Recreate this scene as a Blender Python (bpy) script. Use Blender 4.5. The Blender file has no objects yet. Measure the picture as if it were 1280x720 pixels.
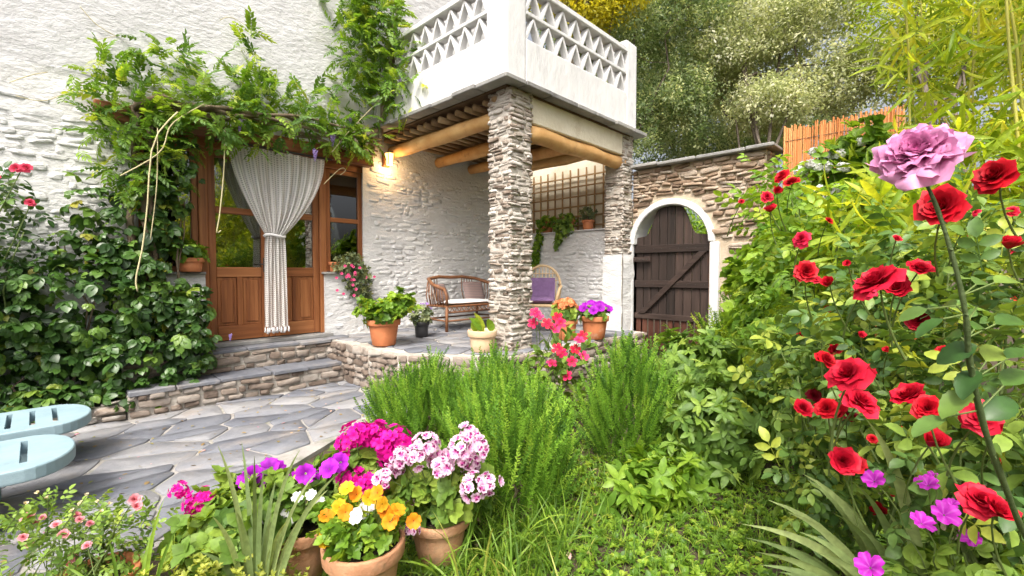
import bpy, bmesh, math, random
import numpy as np
from mathutils import Vector, Matrix

sc = bpy.context.scene
COL = sc.collection
R = math.radians

# ------------------------------------------------------------------ camera
F_PX = 575.0                 # focal length in photograph pixels (1280 wide): about 16 mm
YAW, TILT = R(44.0), R(2.0)  # house wall runs along +X, the house lies towards +Y
EYE = np.array([0.0, 0.0, 1.33])
cam_data = bpy.data.cameras.new('camera')
cam_data.sensor_width = 36.0
cam_data.lens = F_PX / 1280 * 36
cam_data.clip_start = 0.02
cam_data.clip_end = 500
cam = bpy.data.objects.new('camera', cam_data)
COL.objects.link(cam)
cam.location = EYE
cam.rotation_euler = (R(90) - TILT, 0, YAW - R(90))
sc.camera = cam
FW = np.array([math.cos(YAW) * math.cos(TILT), math.sin(YAW) * math.cos(TILT), -math.sin(TILT)])
RT = np.array([math.sin(YAW), -math.cos(YAW), 0.0])
UP = np.cross(RT, FW)

# ------------------------------------------------------------------ light
SUN_AZ, SUN_EL = -150.0, 54.0
world = bpy.data.worlds.new('World')
sc.world = world
world.use_nodes = True
wn = world.node_tree
bg = wn.nodes['Background']
sky = wn.nodes.new('ShaderNodeTexSky')
sky.sky_type = 'NISHITA'
sky.sun_disc = False
sky.sun_elevation = R(SUN_EL)
sky.sun_rotation = R(90 - SUN_AZ)
sky.air_density = 0.7
sky.dust_density = 9.0
sky.ozone_density = 0.3
veil = wn.nodes.new('ShaderNodeHueSaturation')      # thin white haze over the whole sky
veil.inputs['Saturation'].default_value = 0.42
veil.inputs['Value'].default_value = 1.15
wn.links.new(sky.outputs[0], veil.inputs['Color'])
wn.links.new(veil.outputs[0], bg.inputs[0])
bg.inputs[1].default_value = 0.15
sun_d = bpy.data.lights.new('sun', 'SUN')
sun_d.energy = 1.5
sun_d.angle = R(10)
sun_d.color = (1.0, 0.935, 0.81)
sun = bpy.data.objects.new('sun', sun_d)
COL.objects.link(sun)
sdir = Vector((math.cos(R(SUN_EL)) * math.cos(R(SUN_AZ)), math.cos(R(SUN_EL)) * math.sin(R(SUN_AZ)), math.sin(R(SUN_EL))))
sun.rotation_euler = sdir.to_track_quat('Z', 'Y').to_euler()
sun.location = (-8, -5, 9)
vs = sc.view_settings
vs.view_transform = 'Standard'
vs.look = 'None'
vs.gamma = 1.0
vs.exposure = 0.92
vs.use_curve_mapping = False
sc.cycles.max_bounces = 8
sc.cycles.diffuse_bounces = 4
sc.cycles.transparent_max_bounces = 12
sc.cycles.caustics_reflective = False
sc.cycles.caustics_refractive = False

# ------------------------------------------------------------------ helpers: places
def ray(px, py):
    return FW + RT * ((px - 640) / F_PX) - UP * ((py - 360) / F_PX)
def at(px, py, d):
    return EYE + ray(px, py) * d
def on_z(px, py, z):
    r = ray(px, py); return EYE + r * ((z - EYE[2]) / r[2])
def on_y(px, py, y):
    r = ray(px, py); return EYE + r * (y / r[1])
def on_x(px, py, x):
    r = ray(px, py); return EYE + r * (x / r[0])
def project(P):
    Q = np.asarray(P, float) - EYE
    d = Q @ FW
    dd = np.where(d < 0.05, 0.05, d)
    return 640 + F_PX * (Q @ RT) / dd, 360 - F_PX * (Q @ UP) / dd, d

rng = np.random.default_rng(7)
random.seed(7)

def hash2(ix, iy, seed):
    n = (ix * 374761393 + iy * 668265263 + seed * 974634777) & 0xffffffff
    n = ((n ^ (n >> 13)) * 1274126177) & 0xffffffff
    return ((n ^ (n >> 16)) & 0xffff) / 65535.0
def vnoise(x, y, seed=0):
    x = np.asarray(x, float); y = np.asarray(y, float)
    ix = np.floor(x).astype(np.int64); iy = np.floor(y).astype(np.int64)
    fx = x - ix; fy = y - iy
    fx = fx * fx * (3 - 2 * fx); fy = fy * fy * (3 - 2 * fy)
    a = hash2(ix, iy, seed); b = hash2(ix + 1, iy, seed)
    c = hash2(ix, iy + 1, seed); d = hash2(ix + 1, iy + 1, seed)
    return (a + (b - a) * fx) * (1 - fy) + (c + (d - c) * fx) * fy
def fbm(x, y, seed=0, oct=4):
    s = 0; a = 0.5
    for o in range(oct):
        s = s + a * (vnoise(x * 2 ** o, y * 2 ** o, seed + o * 17) - 0.5); a *= 0.5
    return s

# ------------------------------------------------------------------ helpers: objects
def tag(o, label=None, cat=None, group=None, kind=None):
    if label: o['label'] = label
    if cat:
        o['category'] = cat
        o['kind'] = 'thing'
    if group: o['group'] = group
    if kind: o['kind'] = kind
    return o
def empty(name, loc=(0, 0, 0), label=None, cat=None, group=None, kind=None):
    o = bpy.data.objects.new(name, None)
    o.empty_display_size = 0.1
    COL.objects.link(o)
    o.location = loc
    return tag(o, label, cat, group, kind)
def link(o, parent=None, M=None):
    """link an object whose mesh is in world space (or placed by world matrix M) under parent"""
    COL.objects.link(o)
    if parent is not None:
        o.parent = parent
        o.matrix_parent_inverse = world_of(parent).inverted()
    if M is not None:
        o.matrix_basis = M
    return o
def world_of(o):
    if o.parent is None:
        return o.matrix_basis.copy()
    return world_of(o.parent) @ o.matrix_parent_inverse @ o.matrix_basis

def mesh_np(name, V, F, mat, smooth=False, tint=None, col=None):
    me = bpy.data.meshes.new(name)
    V = np.ascontiguousarray(V, np.float32); F = np.asarray(F, np.int32)
    n, k = F.shape
    me.vertices.add(len(V)); me.vertices.foreach_set('co', V.ravel())
    me.loops.add(n * k); me.loops.foreach_set('vertex_index', F.ravel())
    me.polygons.add(n)
    me.polygons.foreach_set('loop_start', np.arange(0, n * k, k, dtype=np.int32))
    me.polygons.foreach_set('loop_total', np.full(n, k, np.int32))
    if smooth:
        me.polygons.foreach_set('use_smooth', np.ones(n, bool))
    if tint is not None:
        a = me.attributes.new('tint', 'FLOAT', 'POINT'); a.data.foreach_set('value', np.ascontiguousarray(tint, np.float32))
    if col is not None:
        a = me.attributes.new('pigment', 'FLOAT_COLOR', 'POINT')
        c4 = np.ones((len(V), 4), np.float32); c4[:, :3] = col
        a.data.foreach_set('color', c4.ravel())
    me.update(calc_edges=True)
    if mat: me.materials.append(mat)
    return me
def obj_np(name, V, F, mat, parent=None, smooth=False, tint=None, col=None, kind=None):
    o = bpy.data.objects.new(name, mesh_np(name, V, F, mat, smooth, tint, col))
    link(o, parent)
    if kind: o['kind'] = kind
    return o

class MB:
    """collects polygons in world space; build() links them as one mesh object"""
    def __init__(s): s.V = []; s.F = []
    def add(s, V, F):
        b = len(s.V); s.V.extend([tuple(map(float, v)) for v in V]); s.F.extend([tuple(i + b for i in f) for f in F]); return s
    def box(s, x0, x1, y0, y1, z0, z1, M=None):
        V = [(x, y, z) for x in (x0, x1) for y in (y0, y1) for z in (z0, z1)]
        if M is not None: V = [M @ Vector(v) for v in V]
        return s.add(V, [(0, 1, 3, 2), (4, 6, 7, 5), (0, 4, 5, 1), (2, 3, 7, 6), (0, 2, 6, 4), (1, 5, 7, 3)])
    def tube(s, P, r, n=8, cap=True):
        P = [np.asarray(p, float) for p in P]
        if not hasattr(r, '__len__'): r = [r] * len(P)
        V = []; prev = None
        for i, p in enumerate(P):
            t = P[min(i + 1, len(P) - 1)] - P[max(i - 1, 0)]
            t = t / (np.linalg.norm(t) + 1e-9)
            if prev is None:
                a = np.array([0, 0, 1.0]) if abs(t[2]) < 0.9 else np.array([1.0, 0, 0])
            else: a = prev
            u = a - t * (a @ t); u /= np.linalg.norm(u) + 1e-9; prev = u
            w = np.cross(t, u)
            for k in range(n):
                th = 2 * math.pi * k / n
                V.append(p + r[i] * (math.cos(th) * u + math.sin(th) * w))
        F = []
        for i in range(len(P) - 1):
            for k in range(n):
                k2 = (k + 1) % n
                F.append((i * n + k, i * n + k2, (i + 1) * n + k2, (i + 1) * n + k))
        if cap:
            F.append(tuple(range(n - 1, -1, -1))); F.append(tuple((len(P) - 1) * n + k for k in range(n)))
        return s.add(V, F)
    def lathe(s, prof, c, n=24, wob=0.0):
        V = []; F = []
        for r, z in prof:
            for k in range(n):
                th = 2 * math.pi * k / n
                rr = r * (1 + wob * math.sin(3 * th + z * 20))
                V.append((c[0] + rr * math.cos(th), c[1] + rr * math.sin(th), c[2] + z))
        for i in range(len(prof) - 1):
            for k in range(n):
                k2 = (k + 1) % n
                F.append((i * n + k, i * n + k2, (i + 1) * n + k2, (i + 1) * n + k))
        return s.add(V, F)
    def prism(s, poly, ax, d0, d1):
        """poly: 2d points; ax: function (u,v,d)->xyz"""
        n = len(poly)
        V = [ax(u, v, d0) for u, v in poly] + [ax(u, v, d1) for u, v in poly]
        F = [tuple(range(n - 1, -1, -1)), tuple(range(n, 2 * n))]
        for i in range(n):
            j = (i + 1) % n
            F.append((i, j, n + j, n + i))
        return s.add(V, F)
    def build(s, name, mat, parent=None, bevel=0.0, smooth=False, segs=1, fix=True):
        me = bpy.data.meshes.new(name)
        me.from_pydata(s.V, [], s.F)
        if bevel or fix:
            bm = bmesh.new(); bm.from_mesh(me)
            if fix: bmesh.ops.recalc_face_normals(bm, faces=bm.faces)
            if bevel:
                es = [e for e in bm.edges if len(e.link_faces) == 2 and e.calc_face_angle(0) > 0.5]
                bmesh.ops.bevel(bm, geom=es, offset=bevel, segments=segs, affect='EDGES', profile=0.6)
            bm.to_mesh(me); bm.free()
        if smooth:
            me.polygons.foreach_set('use_smooth', [True] * len(me.polygons))
        me.materials.append(mat)
        o = bpy.data.objects.new(name, me)
        return link(o, parent)

# ------------------------------------------------------------------ helpers: materials
def nodes_of(m):
    m.use_nodes = True
    nt = m.node_tree
    return nt, nt.nodes, nt.links, nt.nodes['Principled BSDF']
def rampn(N, stops):
    r = N.new('ShaderNodeValToRGB')
    els = r.color_ramp.elements
    while len(els) > 1: els.remove(els[-1])
    els[0].position = stops[0][0]; els[0].color = (*stops[0][1], 1)
    for p, c in stops[1:]:
        e = els.new(p); e.color = (*c, 1)
    return r
def surf(name, cols, scale=6, rough=0.8, bump=0.3, bscale=None, stretch=(1, 1, 1), rand=0.0, spec=0.3, stain=None, tintamt=0.0, dist=0.02, dirt=None):
    """cols: ramp stops by noise; rand: per-object shift along the ramp; stain: (colour, scale, lo, hi) second noise"""
    m = bpy.data.materials.new(name)
    nt, N, L, B = nodes_of(m)
    geo = N.new('ShaderNodeNewGeometry')
    mp = N.new('ShaderNodeMapping'); mp.inputs['Scale'].default_value = stretch
    L.new(geo.outputs['Position'], mp.inputs[0])
    nz = N.new('ShaderNodeTexNoise'); nz.inputs['Scale'].default_value = scale; nz.inputs['Detail'].default_value = 6; nz.inputs['Roughness'].default_value = 0.62
    L.new(mp.outputs[0], nz.inputs['Vector'])
    fac = nz.outputs['Fac']
    if rand or tintamt:
        oi = N.new('ShaderNodeObjectInfo'); at_ = N.new('ShaderNodeAttribute'); at_.attribute_name = 'tint'
        ad = N.new('ShaderNodeMath'); ad.operation = 'ADD'; L.new(oi.outputs['Random'], ad.inputs[0]); L.new(at_.outputs['Fac'], ad.inputs[1])
        fr = N.new('ShaderNodeMath'); fr.operation = 'FRACT'; L.new(ad.outputs[0], fr.inputs[0])
        mr = N.new('ShaderNodeMapRange'); mr.inputs[3].default_value = -rand; mr.inputs[4].default_value = rand
        L.new(fr.outputs[0], mr.inputs[0])
        a2 = N.new('ShaderNodeMath'); a2.operation = 'ADD'; a2.use_clamp = True
        L.new(fac, a2.inputs[0]); L.new(mr.outputs[0], a2.inputs[1]); fac = a2.outputs[0]
    rp = rampn(N, cols); L.new(fac, rp.inputs[0])
    out = rp.outputs[0]
    if stain:
        c, s2, lo, hi = stain
        n2 = N.new('ShaderNodeTexNoise'); n2.inputs['Scale'].default_value = s2; n2.inputs['Detail'].default_value = 8; n2.inputs['Roughness'].default_value = 0.7
        mp2 = N.new('ShaderNodeMapping'); mp2.inputs['Location'].default_value = (3.1, 7.7, 1.3); mp2.inputs['Scale'].default_value = stretch
        L.new(geo.outputs['Position'], mp2.inputs[0]); L.new(mp2.outputs[0], n2.inputs['Vector'])
        m2 = N.new('ShaderNodeMapRange'); m2.inputs[1].default_value = lo; m2.inputs[2].default_value = hi
        L.new(n2.outputs['Fac'], m2.inputs[0])
        mx = N.new('ShaderNodeMix'); mx.data_type = 'RGBA'
        L.new(m2.outputs[0], mx.inputs[0]); L.new(out, mx.inputs[6]); mx.inputs[7].default_value = (*c, 1)
        out = mx.outputs[2]
    L.new(out, B.inputs['Base Color'])
    B.inputs['Roughness'].default_value = rough
    B.inputs['Specular IOR Level'].default_value = spec
    if bump:
        n3 = N.new('ShaderNodeTexNoise'); n3.inputs['Scale'].default_value = bscale or scale * 4; n3.inputs['Detail'].default_value = 7; n3.inputs['Roughness'].default_value = 0.65
        L.new(mp.outputs[0], n3.inputs['Vector'])
        bp = N.new('ShaderNodeBump'); bp.inputs['Strength'].default_value = bump; bp.inputs['Distance'].default_value = dist
        L.new(n3.outputs['Fac'], bp.inputs['Height']); L.new(bp.outputs[0], B.inputs['Normal'])
    return m
def leafmat(name, stops, rough=0.45, trans=0.35, spec=0.35, tcol=None, gain=(1.5, 1.38, 1.25)):
    stops = [(p, tuple(min(.62, c * g) for c, g in zip(col, gain))) for p, col in stops]
    m = bpy.data.materials.new(name)
    nt, N, L, B = nodes_of(m)
    oi = N.new('ShaderNodeObjectInfo'); at_ = N.new('ShaderNodeAttribute'); at_.attribute_name = 'tint'
    ad = N.new('ShaderNodeMath'); L.new(oi.outputs['Random'], ad.inputs[0]); L.new(at_.outputs['Fac'], ad.inputs[1])
    fr = N.new('ShaderNodeMath'); fr.operation = 'FRACT'; L.new(ad.outputs[0], fr.inputs[0])
    rp0 = rampn(N, stops); L.new(fr.outputs[0], rp0.inputs[0])
    tcn = N.new('ShaderNodeNewGeometry'); nz = N.new('ShaderNodeTexNoise'); nz.inputs['Scale'].default_value = 42; nz.inputs['Detail'].default_value = 4
    L.new(tcn.outputs['Position'], nz.inputs['Vector'])
    mrn = N.new('ShaderNodeMapRange'); mrn.inputs[1].default_value = .3; mrn.inputs[2].default_value = .7; mrn.inputs[3].default_value = .78; mrn.inputs[4].default_value = 1.22
    L.new(nz.outputs['Fac'], mrn.inputs[0])
    rp = N.new('ShaderNodeHueSaturation'); L.new(mrn.outputs[0], rp.inputs['Value']); L.new(rp0.outputs[0], rp.inputs['Color'])
    bpl = N.new('ShaderNodeBump'); bpl.inputs[0].default_value = .25; bpl.inputs[1].default_value = .004; L.new(nz.outputs['Fac'], bpl.inputs['Height']); L.new(bpl.outputs[0], B.inputs['Normal'])
    L.new(rp.outputs[0], B.inputs['Base Color'])
    B.inputs['Roughness'].default_value = rough
    B.inputs['Specular IOR Level'].default_value = spec
    tr = N.new('ShaderNodeBsdfTranslucent')
    hs = N.new('ShaderNodeMix'); hs.data_type = 'RGBA'; hs.blend_type = 'MULTIPLY'; hs.inputs[0].default_value = 1.0
    L.new(rp.outputs[0], hs.inputs[6]); hs.inputs[7].default_value = (*(tcol or (1.9, 1.7, 0.7)), 1)
    L.new(hs.outputs[2], tr.inputs[0])
    ms = N.new('ShaderNodeMixShader'); ms.inputs[0].default_value = trans
    L.new(B.outputs[0], ms.inputs[1]); L.new(tr.outputs[0], ms.inputs[2])
    L.new(ms.outputs[0], N['Material Output'].inputs[0])
    return m
def petalmat(name, trans=0.3, rough=0.55, var=0.12):
    """flower petals: pigment from the mesh, a little lighter or darker from bloom to bloom"""
    m = bpy.data.materials.new(name)
    nt, N, L, B = nodes_of(m)
    a = N.new('ShaderNodeAttribute'); a.attribute_name = 'pigment'
    oi = N.new('ShaderNodeObjectInfo')
    hv = N.new('ShaderNodeHueSaturation')
    mr = N.new('ShaderNodeMapRange'); mr.inputs[3].default_value = 1 - var; mr.inputs[4].default_value = 1 + var
    L.new(oi.outputs['Random'], mr.inputs[0]); L.new(mr.outputs[0], hv.inputs['Value']); L.new(a.outputs['Color'], hv.inputs['Color'])
    tcn = N.new('ShaderNodeNewGeometry'); nz = N.new('ShaderNodeTexNoise'); nz.inputs['Scale'].default_value = 55; nz.inputs['Detail'].default_value = 5
    L.new(tcn.outputs['Position'], nz.inputs['Vector'])
    mrn = N.new('ShaderNodeMapRange'); mrn.inputs[1].default_value = .3; mrn.inputs[2].default_value = .7; mrn.inputs[3].default_value = .80; mrn.inputs[4].default_value = 1.14
    L.new(nz.outputs['Fac'], mrn.inputs[0])
    hv0 = hv; hv = N.new('ShaderNodeHueSaturation'); L.new(hv0.outputs[0], hv.inputs['Color']); L.new(mrn.outputs[0], hv.inputs['Value'])
    bpl = N.new('ShaderNodeBump'); bpl.inputs[0].default_value = .3; bpl.inputs[1].default_value = .002; L.new(nz.outputs['Fac'], bpl.inputs['Height']); L.new(bpl.outputs[0], B.inputs['Normal'])
    L.new(hv.outputs[0], B.inputs['Base Color'])
    B.inputs['Roughness'].default_value = rough; B.inputs['Specular IOR Level'].default_value = 0.2
    tr = N.new('ShaderNodeBsdfTranslucent'); L.new(hv.outputs[0], tr.inputs[0])
    ms = N.new('ShaderNodeMixShader'); ms.inputs[0].default_value = trans
    L.new(B.outputs[0], ms.inputs[1]); L.new(tr.outputs[0], ms.inputs[2]); L.new(ms.outputs[0], N['Material Output'].inputs[0])
    return m

M = {}
M['lime'] = surf('limewash', [(0.2, (0.60, 0.595, 0.59)), (0.6, (0.69, 0.69, 0.685))], 5, 0.9, 0.7, 16, dist=0.03, stretch=(1, 1, 1.9), rand=0.08, stain=((0.52, 0.47, 0.40), 2.6, 0.60, 0.86))
M['plaster'] = surf('smooth_limewash', [(0.2, (0.50, 0.495, 0.50)), (0.6, (0.60, 0.60, 0.605))], 4, 0.9, 0.6, 11, dist=0.04, stretch=(1, 1, 1.8), stain=((0.60, 0.57, 0.54), 2.0, 0.60, 0.9))
M['paint_white'] = surf('white_masonry_paint', [(0.2, (0.55, 0.545, 0.545)), (0.6, (0.65, 0.65, 0.65))], 5, 0.85, 0.5, 14, dist=0.02, stretch=(1, 1, .4), stain=((0.33, 0.32, 0.33), 4.5, 0.56, 0.80))
M['cream'] = surf('cream_render', [(0.2, (0.60, 0.53, 0.40)), (0.7, (0.74, 0.68, 0.55))], 3, 0.9, 0.5, 20, stain=((0.45, 0.36, 0.22), 2.2, 0.55, 0.8))
M['schist'] = surf('schist', [(0.12, (0.15, 0.11, 0.085)), (0.32, (0.28, 0.225, 0.18)), (0.5, (0.39, 0.34, 0.295)), (0.8, (0.54, 0.50, 0.455))], 7, 0.85, 0.8, 30, stretch=(1, 1, 2.2), rand=0.28, stain=((0.50, 0.475, 0.44), 4, 0.54, 0.70))
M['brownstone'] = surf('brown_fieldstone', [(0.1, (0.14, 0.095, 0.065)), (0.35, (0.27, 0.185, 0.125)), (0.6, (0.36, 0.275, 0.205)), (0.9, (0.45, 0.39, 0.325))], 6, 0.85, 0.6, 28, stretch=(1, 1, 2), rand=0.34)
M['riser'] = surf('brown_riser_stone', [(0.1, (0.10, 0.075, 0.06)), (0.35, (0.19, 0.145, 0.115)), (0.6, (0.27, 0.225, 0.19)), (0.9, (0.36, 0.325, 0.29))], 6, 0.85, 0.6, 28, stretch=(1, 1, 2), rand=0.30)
M['mortar'] = surf('lime_mortar', [(0.2, (0.36, 0.32, 0.275)), (0.7, (0.54, 0.50, 0.445))], 8, 0.95, 0.8, 26)
M['mortar_warm'] = surf('sandy_mortar', [(0.2, (0.40, 0.31, 0.22)), (0.7, (0.56, 0.47, 0.36))], 8, 0.95, 0.8, 26)
M['slate'] = surf('slate_slab', [(0.15, (0.14, 0.135, 0.13)), (0.5, (0.25, 0.245, 0.235)), (0.85, (0.36, 0.35, 0.33))], 5, 0.7, 0.5, 22, rand=0.25, stain=((0.36, 0.34, 0.20), 6, 0.62, 0.85))
M['flag'] = surf('patio_flagstone', [(0.1, (0.095, 0.102, 0.125)), (0.4, (0.155, 0.162, 0.185)), (0.6, (0.21, 0.212, 0.228)), (0.9, (0.28, 0.275, 0.275))], 2.6, 0.72, 0.6, 18, rand=0.26, spec=0.35, stain=((0.27, 0.235, 0.205), 2.2, 0.52, 0.76))
M['joint'] = surf('patio_joint', [(0.2, (0.24, 0.225, 0.21)), (0.7, (0.37, 0.35, 0.33))], 4, 0.95, 0.7, 25, stain=((0.13, 0.14, 0.08), 3.0, 0.52, 0.72))
M['soil'] = surf('garden_soil', [(0.2, (0.035, 0.026, 0.016)), (0.6, (0.085, 0.065, 0.04)), (0.9, (0.12, 0.10, 0.06))], 9, 0.95, 1.0, 30)
def woodmat(name, stops, axis, rough=0.45, scale=3.0, rand=0.15, bump=0.25, spec=0.4):
    st = {'x': (0.35, 8, 8), 'y': (8, 0.35, 8), 'z': (8, 8, 0.35)}[axis]
    return surf(name, stops, scale, rough, bump, scale * 3.0, stretch=st, rand=rand, spec=spec, dist=0.006)
DW = [(0.15, (0.075, 0.022, 0.009)), (0.45, (0.22, 0.075, 0.025)), (0.7, (0.34, 0.135, 0.048)), (0.9, (0.44, 0.205, 0.085))]
M['door_v'] = woodmat('varnished_door_wood', DW, 'z')
M['door_h'] = woodmat('varnished_rail_wood', DW, 'x')
M['log'] = surf('peeled_log', [(0.15, (0.30, 0.13, 0.04)), (0.45, (0.56, 0.30, 0.105)), (0.8, (0.70, 0.45, 0.20))], 4, 0.6, 0.45, 14, rand=0.1, stain=((0.20, 0.085, 0.03), 3.5, 0.60, 0.8))
M['cane'] = surf('ceiling_cane', [(0.15, (0.12, 0.07, 0.035)), (0.6, (0.28, 0.18, 0.09)), (0.9, (0.42, 0.30, 0.17))], 4, 0.7, 0.5, 20, rand=0.3)
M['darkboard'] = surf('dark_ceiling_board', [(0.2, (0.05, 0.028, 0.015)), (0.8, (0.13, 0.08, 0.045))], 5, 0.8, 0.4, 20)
GW = [(0.15, (0.014, 0.010, 0.008)), (0.5, (0.034, 0.022, 0.018)), (0.8, (0.065, 0.042, 0.034))]
M['gate'] = surf('weathered_gate_wood', GW, 3, 0.55, 0.4, 10, stretch=(6, 6, 0.4), rand=0.22, stain=((0.26, 0.10, 0.032), 3.2, 0.63, 0.80), spec=0.35)
M['gate_rail'] = surf('dark_gate_rail', GW, 3, 0.55, 0.4, 10, stretch=(6, 0.5, 6), rand=0.15)
M['gate_red'] = surf('reddish_gate_wood', [(0.15, (0.03, 0.011, 0.008)), (0.5, (0.075, 0.028, 0.018)), (0.85, (0.13, 0.05, 0.03))], 3, 0.5, 0.4, 10, stretch=(6, 6, 0.5), rand=0.2)
M['gate_post'] = surf('orange_gate_post', [(0.2, (0.26, 0.10, 0.035)), (0.8, (0.46, 0.20, 0.075))], 3, 0.5, 0.3, 10, stretch=(6, 6, 0.4))
M['iron'] = surf('dark_iron', [(0.2, (0.03, 0.028, 0.026)), (0.8, (0.07, 0.065, 0.06))], 20, 0.5, 0.3, 60)
M['terracotta'] = surf('terracotta', [(0.2, (0.42, 0.135, 0.055)), (0.6, (0.55, 0.20, 0.085)), (0.9, (0.62, 0.28, 0.14))], 6, 0.75, 0.25, 40, rand=0.1, stain=((0.55, 0.42, 0.31), 5, 0.60, 0.82))
M['old_terracotta'] = surf('weathered_terracotta', [(0.15, (0.25, 0.105, 0.05)), (0.5, (0.44, 0.22, 0.12)), (0.85, (0.55, 0.36, 0.22))], 7, 0.85, 0.4, 40, rand=0.1, stain=((0.20, 0.16, 0.10), 9, 0.55, 0.75))
M['pale_clay'] = surf('pale_clay', [(0.2, (0.56, 0.36, 0.21)), (0.7, (0.70, 0.52, 0.35))], 6, 0.8, 0.25, 40)
M['black_plastic'] = surf('black_plastic', [(0.2, (0.016, 0.016, 0.018)), (0.8, (0.03, 0.03, 0.033))], 6, 0.45, 0.1, 40, spec=0.5)
M['potsoil'] = surf('potting_soil', [(0.2, (0.02, 0.014, 0.01)), (0.8, (0.06, 0.045, 0.03))], 30, 0.95, 1.0, 60)
M['bluewood'] = surf('pale_blue_lounger_paint', [(0.2, (0.20, 0.295, 0.335)), (0.55, (0.25, 0.35, 0.395)), (0.9, (0.29, 0.385, 0.42))], 6, 0.55, 0.15, 40, spec=0.35, stain=((0.19, 0.245, 0.265), 7, 0.58, 0.85))
M['rattan'] = surf('brown_rattan', [(0.2, (0.09, 0.035, 0.016)), (0.6, (0.23, 0.10, 0.045)), (0.9, (0.36, 0.18, 0.08))], 12, 0.45, 0.5, 60, rand=0.15)
M['rattan_pale'] = surf('pale_rattan', [(0.2, (0.38, 0.25, 0.13)), (0.8, (0.60, 0.44, 0.26))], 12, 0.5, 0.4, 60, rand=0.15)
M['purple_cloth'] = surf('purple_cloth', [(0.2, (0.15, 0.085, 0.19)), (0.8, (0.23, 0.14, 0.28))], 20, 0.95, 0.5, 90)
M['white_cloth'] = surf('white_cloth', [(0.2, (0.66, 0.65, 0.66)), (0.8, (0.78, 0.77, 0.77))], 15, 0.95, 0.4, 80)
M['reed'] = surf('orange_reed', [(0.15, (0.42, 0.145, 0.04)), (0.5, (0.62, 0.25, 0.085)), (0.85, (0.72, 0.36, 0.15))], 5, 0.7, 0.3, 20, stretch=(5, 5, 0.5), rand=0.22)
M['trellis'] = surf('trellis_lath', [(0.2, (0.24, 0.14, 0.06)), (0.8, (0.42, 0.27, 0.13))], 6, 0.7, 0.3, 30, rand=0.15)
M['bark'] = surf('vine_bark', [(0.2, (0.12, 0.085, 0.055)), (0.8, (0.30, 0.235, 0.165))], 12, 0.9, 0.9, 50, stretch=(1, 1, 0.4))
M['dry_tendril'] = surf('dry_tendril', [(0.2, (0.42, 0.36, 0.20)), (0.8, (0.60, 0.54, 0.32))], 12, 0.8, 0.3, 50)
M['green_stem'] = surf('green_stem', [(0.2, (0.07, 0.11, 0.025)), (0.8, (0.14, 0.19, 0.05))], 14, 0.55, 0.3, 60)
M['rose_cane'] = surf('rose_cane', [(0.2, (0.045, 0.075, 0.025)), (0.7, (0.085, 0.12, 0.04)), (0.95, (0.16, 0.09, 0.05))], 30, 0.5, 0.4, 120)
M['brown_stem'] = surf('brown_stem', [(0.2, (0.09, 0.07, 0.03)), (0.8, (0.20, 0.17, 0.07))], 14, 0.6, 0.4, 60)
# ------------------------------------------------------------------ stones
def stone_tpl(seed, n=9, soft=0.78, top=0.16, e=0.42):
    r = random.Random(seed)
    ring = []
    for k in range(n):
        th = 2 * math.pi * (k + r.uniform(-0.25, 0.25)) / n
        c, s_ = math.cos(th), math.sin(th)
        ring.append((0.5 * math.copysign(abs(c) ** e, c) * r.uniform(0.88, 1.0), 0.5 * math.copysign(abs(s_) ** e, s_) * r.uniform(0.82, 1.0)))
    V = []
    for sc_, z in ((1.0, -0.6), (1.0, 0.55), (soft, 1.0)):
        for (x, y) in ring:
            V.append((x * sc_, y * sc_, z + (r.uniform(-top, top) if z > 0.9 else 0)))
    V.append((r.uniform(-.1, .1), r.uniform(-.1, .1), 1.0 + r.uniform(-0.05, top)))
    F = []
    for i in range(2):
        for k in range(n):
            k2 = (k + 1) % n
            a, b, c, d = i * n + k, i * n + k2, (i + 1) * n + k2, (i + 1) * n + k
            F += [(a, b, c), (a, c, d)]
    for k in range(n):
        F.append((2 * n + k, 2 * n + (k + 1) % n, 3 * n))
    return np.array(V), np.array(F)
STONES = [stone_tpl(i) for i in range(12)]
FLAT = [stone_tpl(80 + i, 9, 0.92, 0.30, 0.30) for i in range(14)]
SOFT = [stone_tpl(50 + i, 10, 0.60, 0.25) for i in range(12)]

def merge_tpls(tpls, idx, mats):
    """join templates placed by 4x4 matrices -> V, F, per-vertex piece number"""
    Vs, Fs, T = [], [], []
    base = 0
    mats = np.asarray(mats); idx = np.asarray(idx)
    for t, (V, F) in enumerate(tpls):
        sel = np.where(idx == t)[0]
        if not len(sel): continue
        m = mats[sel]
        W = np.einsum('nij,vj->nvi', m[:, :3, :3], V) + m[:, None, :3, 3]
        Vs.append(W.reshape(-1, 3))
        Fs.append((F[None] + (np.arange(len(sel)) * len(V))[:, None, None] + base).reshape(-1, F.shape[1]))
        T.append(np.repeat(sel, len(V)))
        base += len(sel) * len(V)
    return np.concatenate(Vs), np.concatenate(Fs), np.concatenate(T)

_tpl_mesh = {}
def tpl_mesh(key, tpl, mat, smooth, col=None):
    k = (key, mat.name)
    if k not in _tpl_mesh:
        _tpl_mesh[k] = mesh_np(key.rstrip('0123456789_'), tpl[0], tpl[1], mat, smooth, col=col)
    return _tpl_mesh[k]

def in_view(c, size, limit):
    """indices of the pieces that show largest: nearest one in each small cell of the picture"""
    px, py, d = project(c)
    ok = (d > 0.2) & (px > -15) & (px < 1295) & (py > -15) & (py < 735)
    idx = np.where(ok)[0]
    idx = idx[np.argsort(d[idx])]
    seen = set(); keep = []
    for i in idx:
        cell = (int(px[i] // 9), int(py[i] // 9))
        if cell in seen: continue
        seen.add(cell); keep.append(i)
    keep = np.array(keep, int)
    if len(keep) > limit:
        score = size[keep] / d[keep]
        keep = keep[np.argsort(-score)[:limit]]
    return keep

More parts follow.
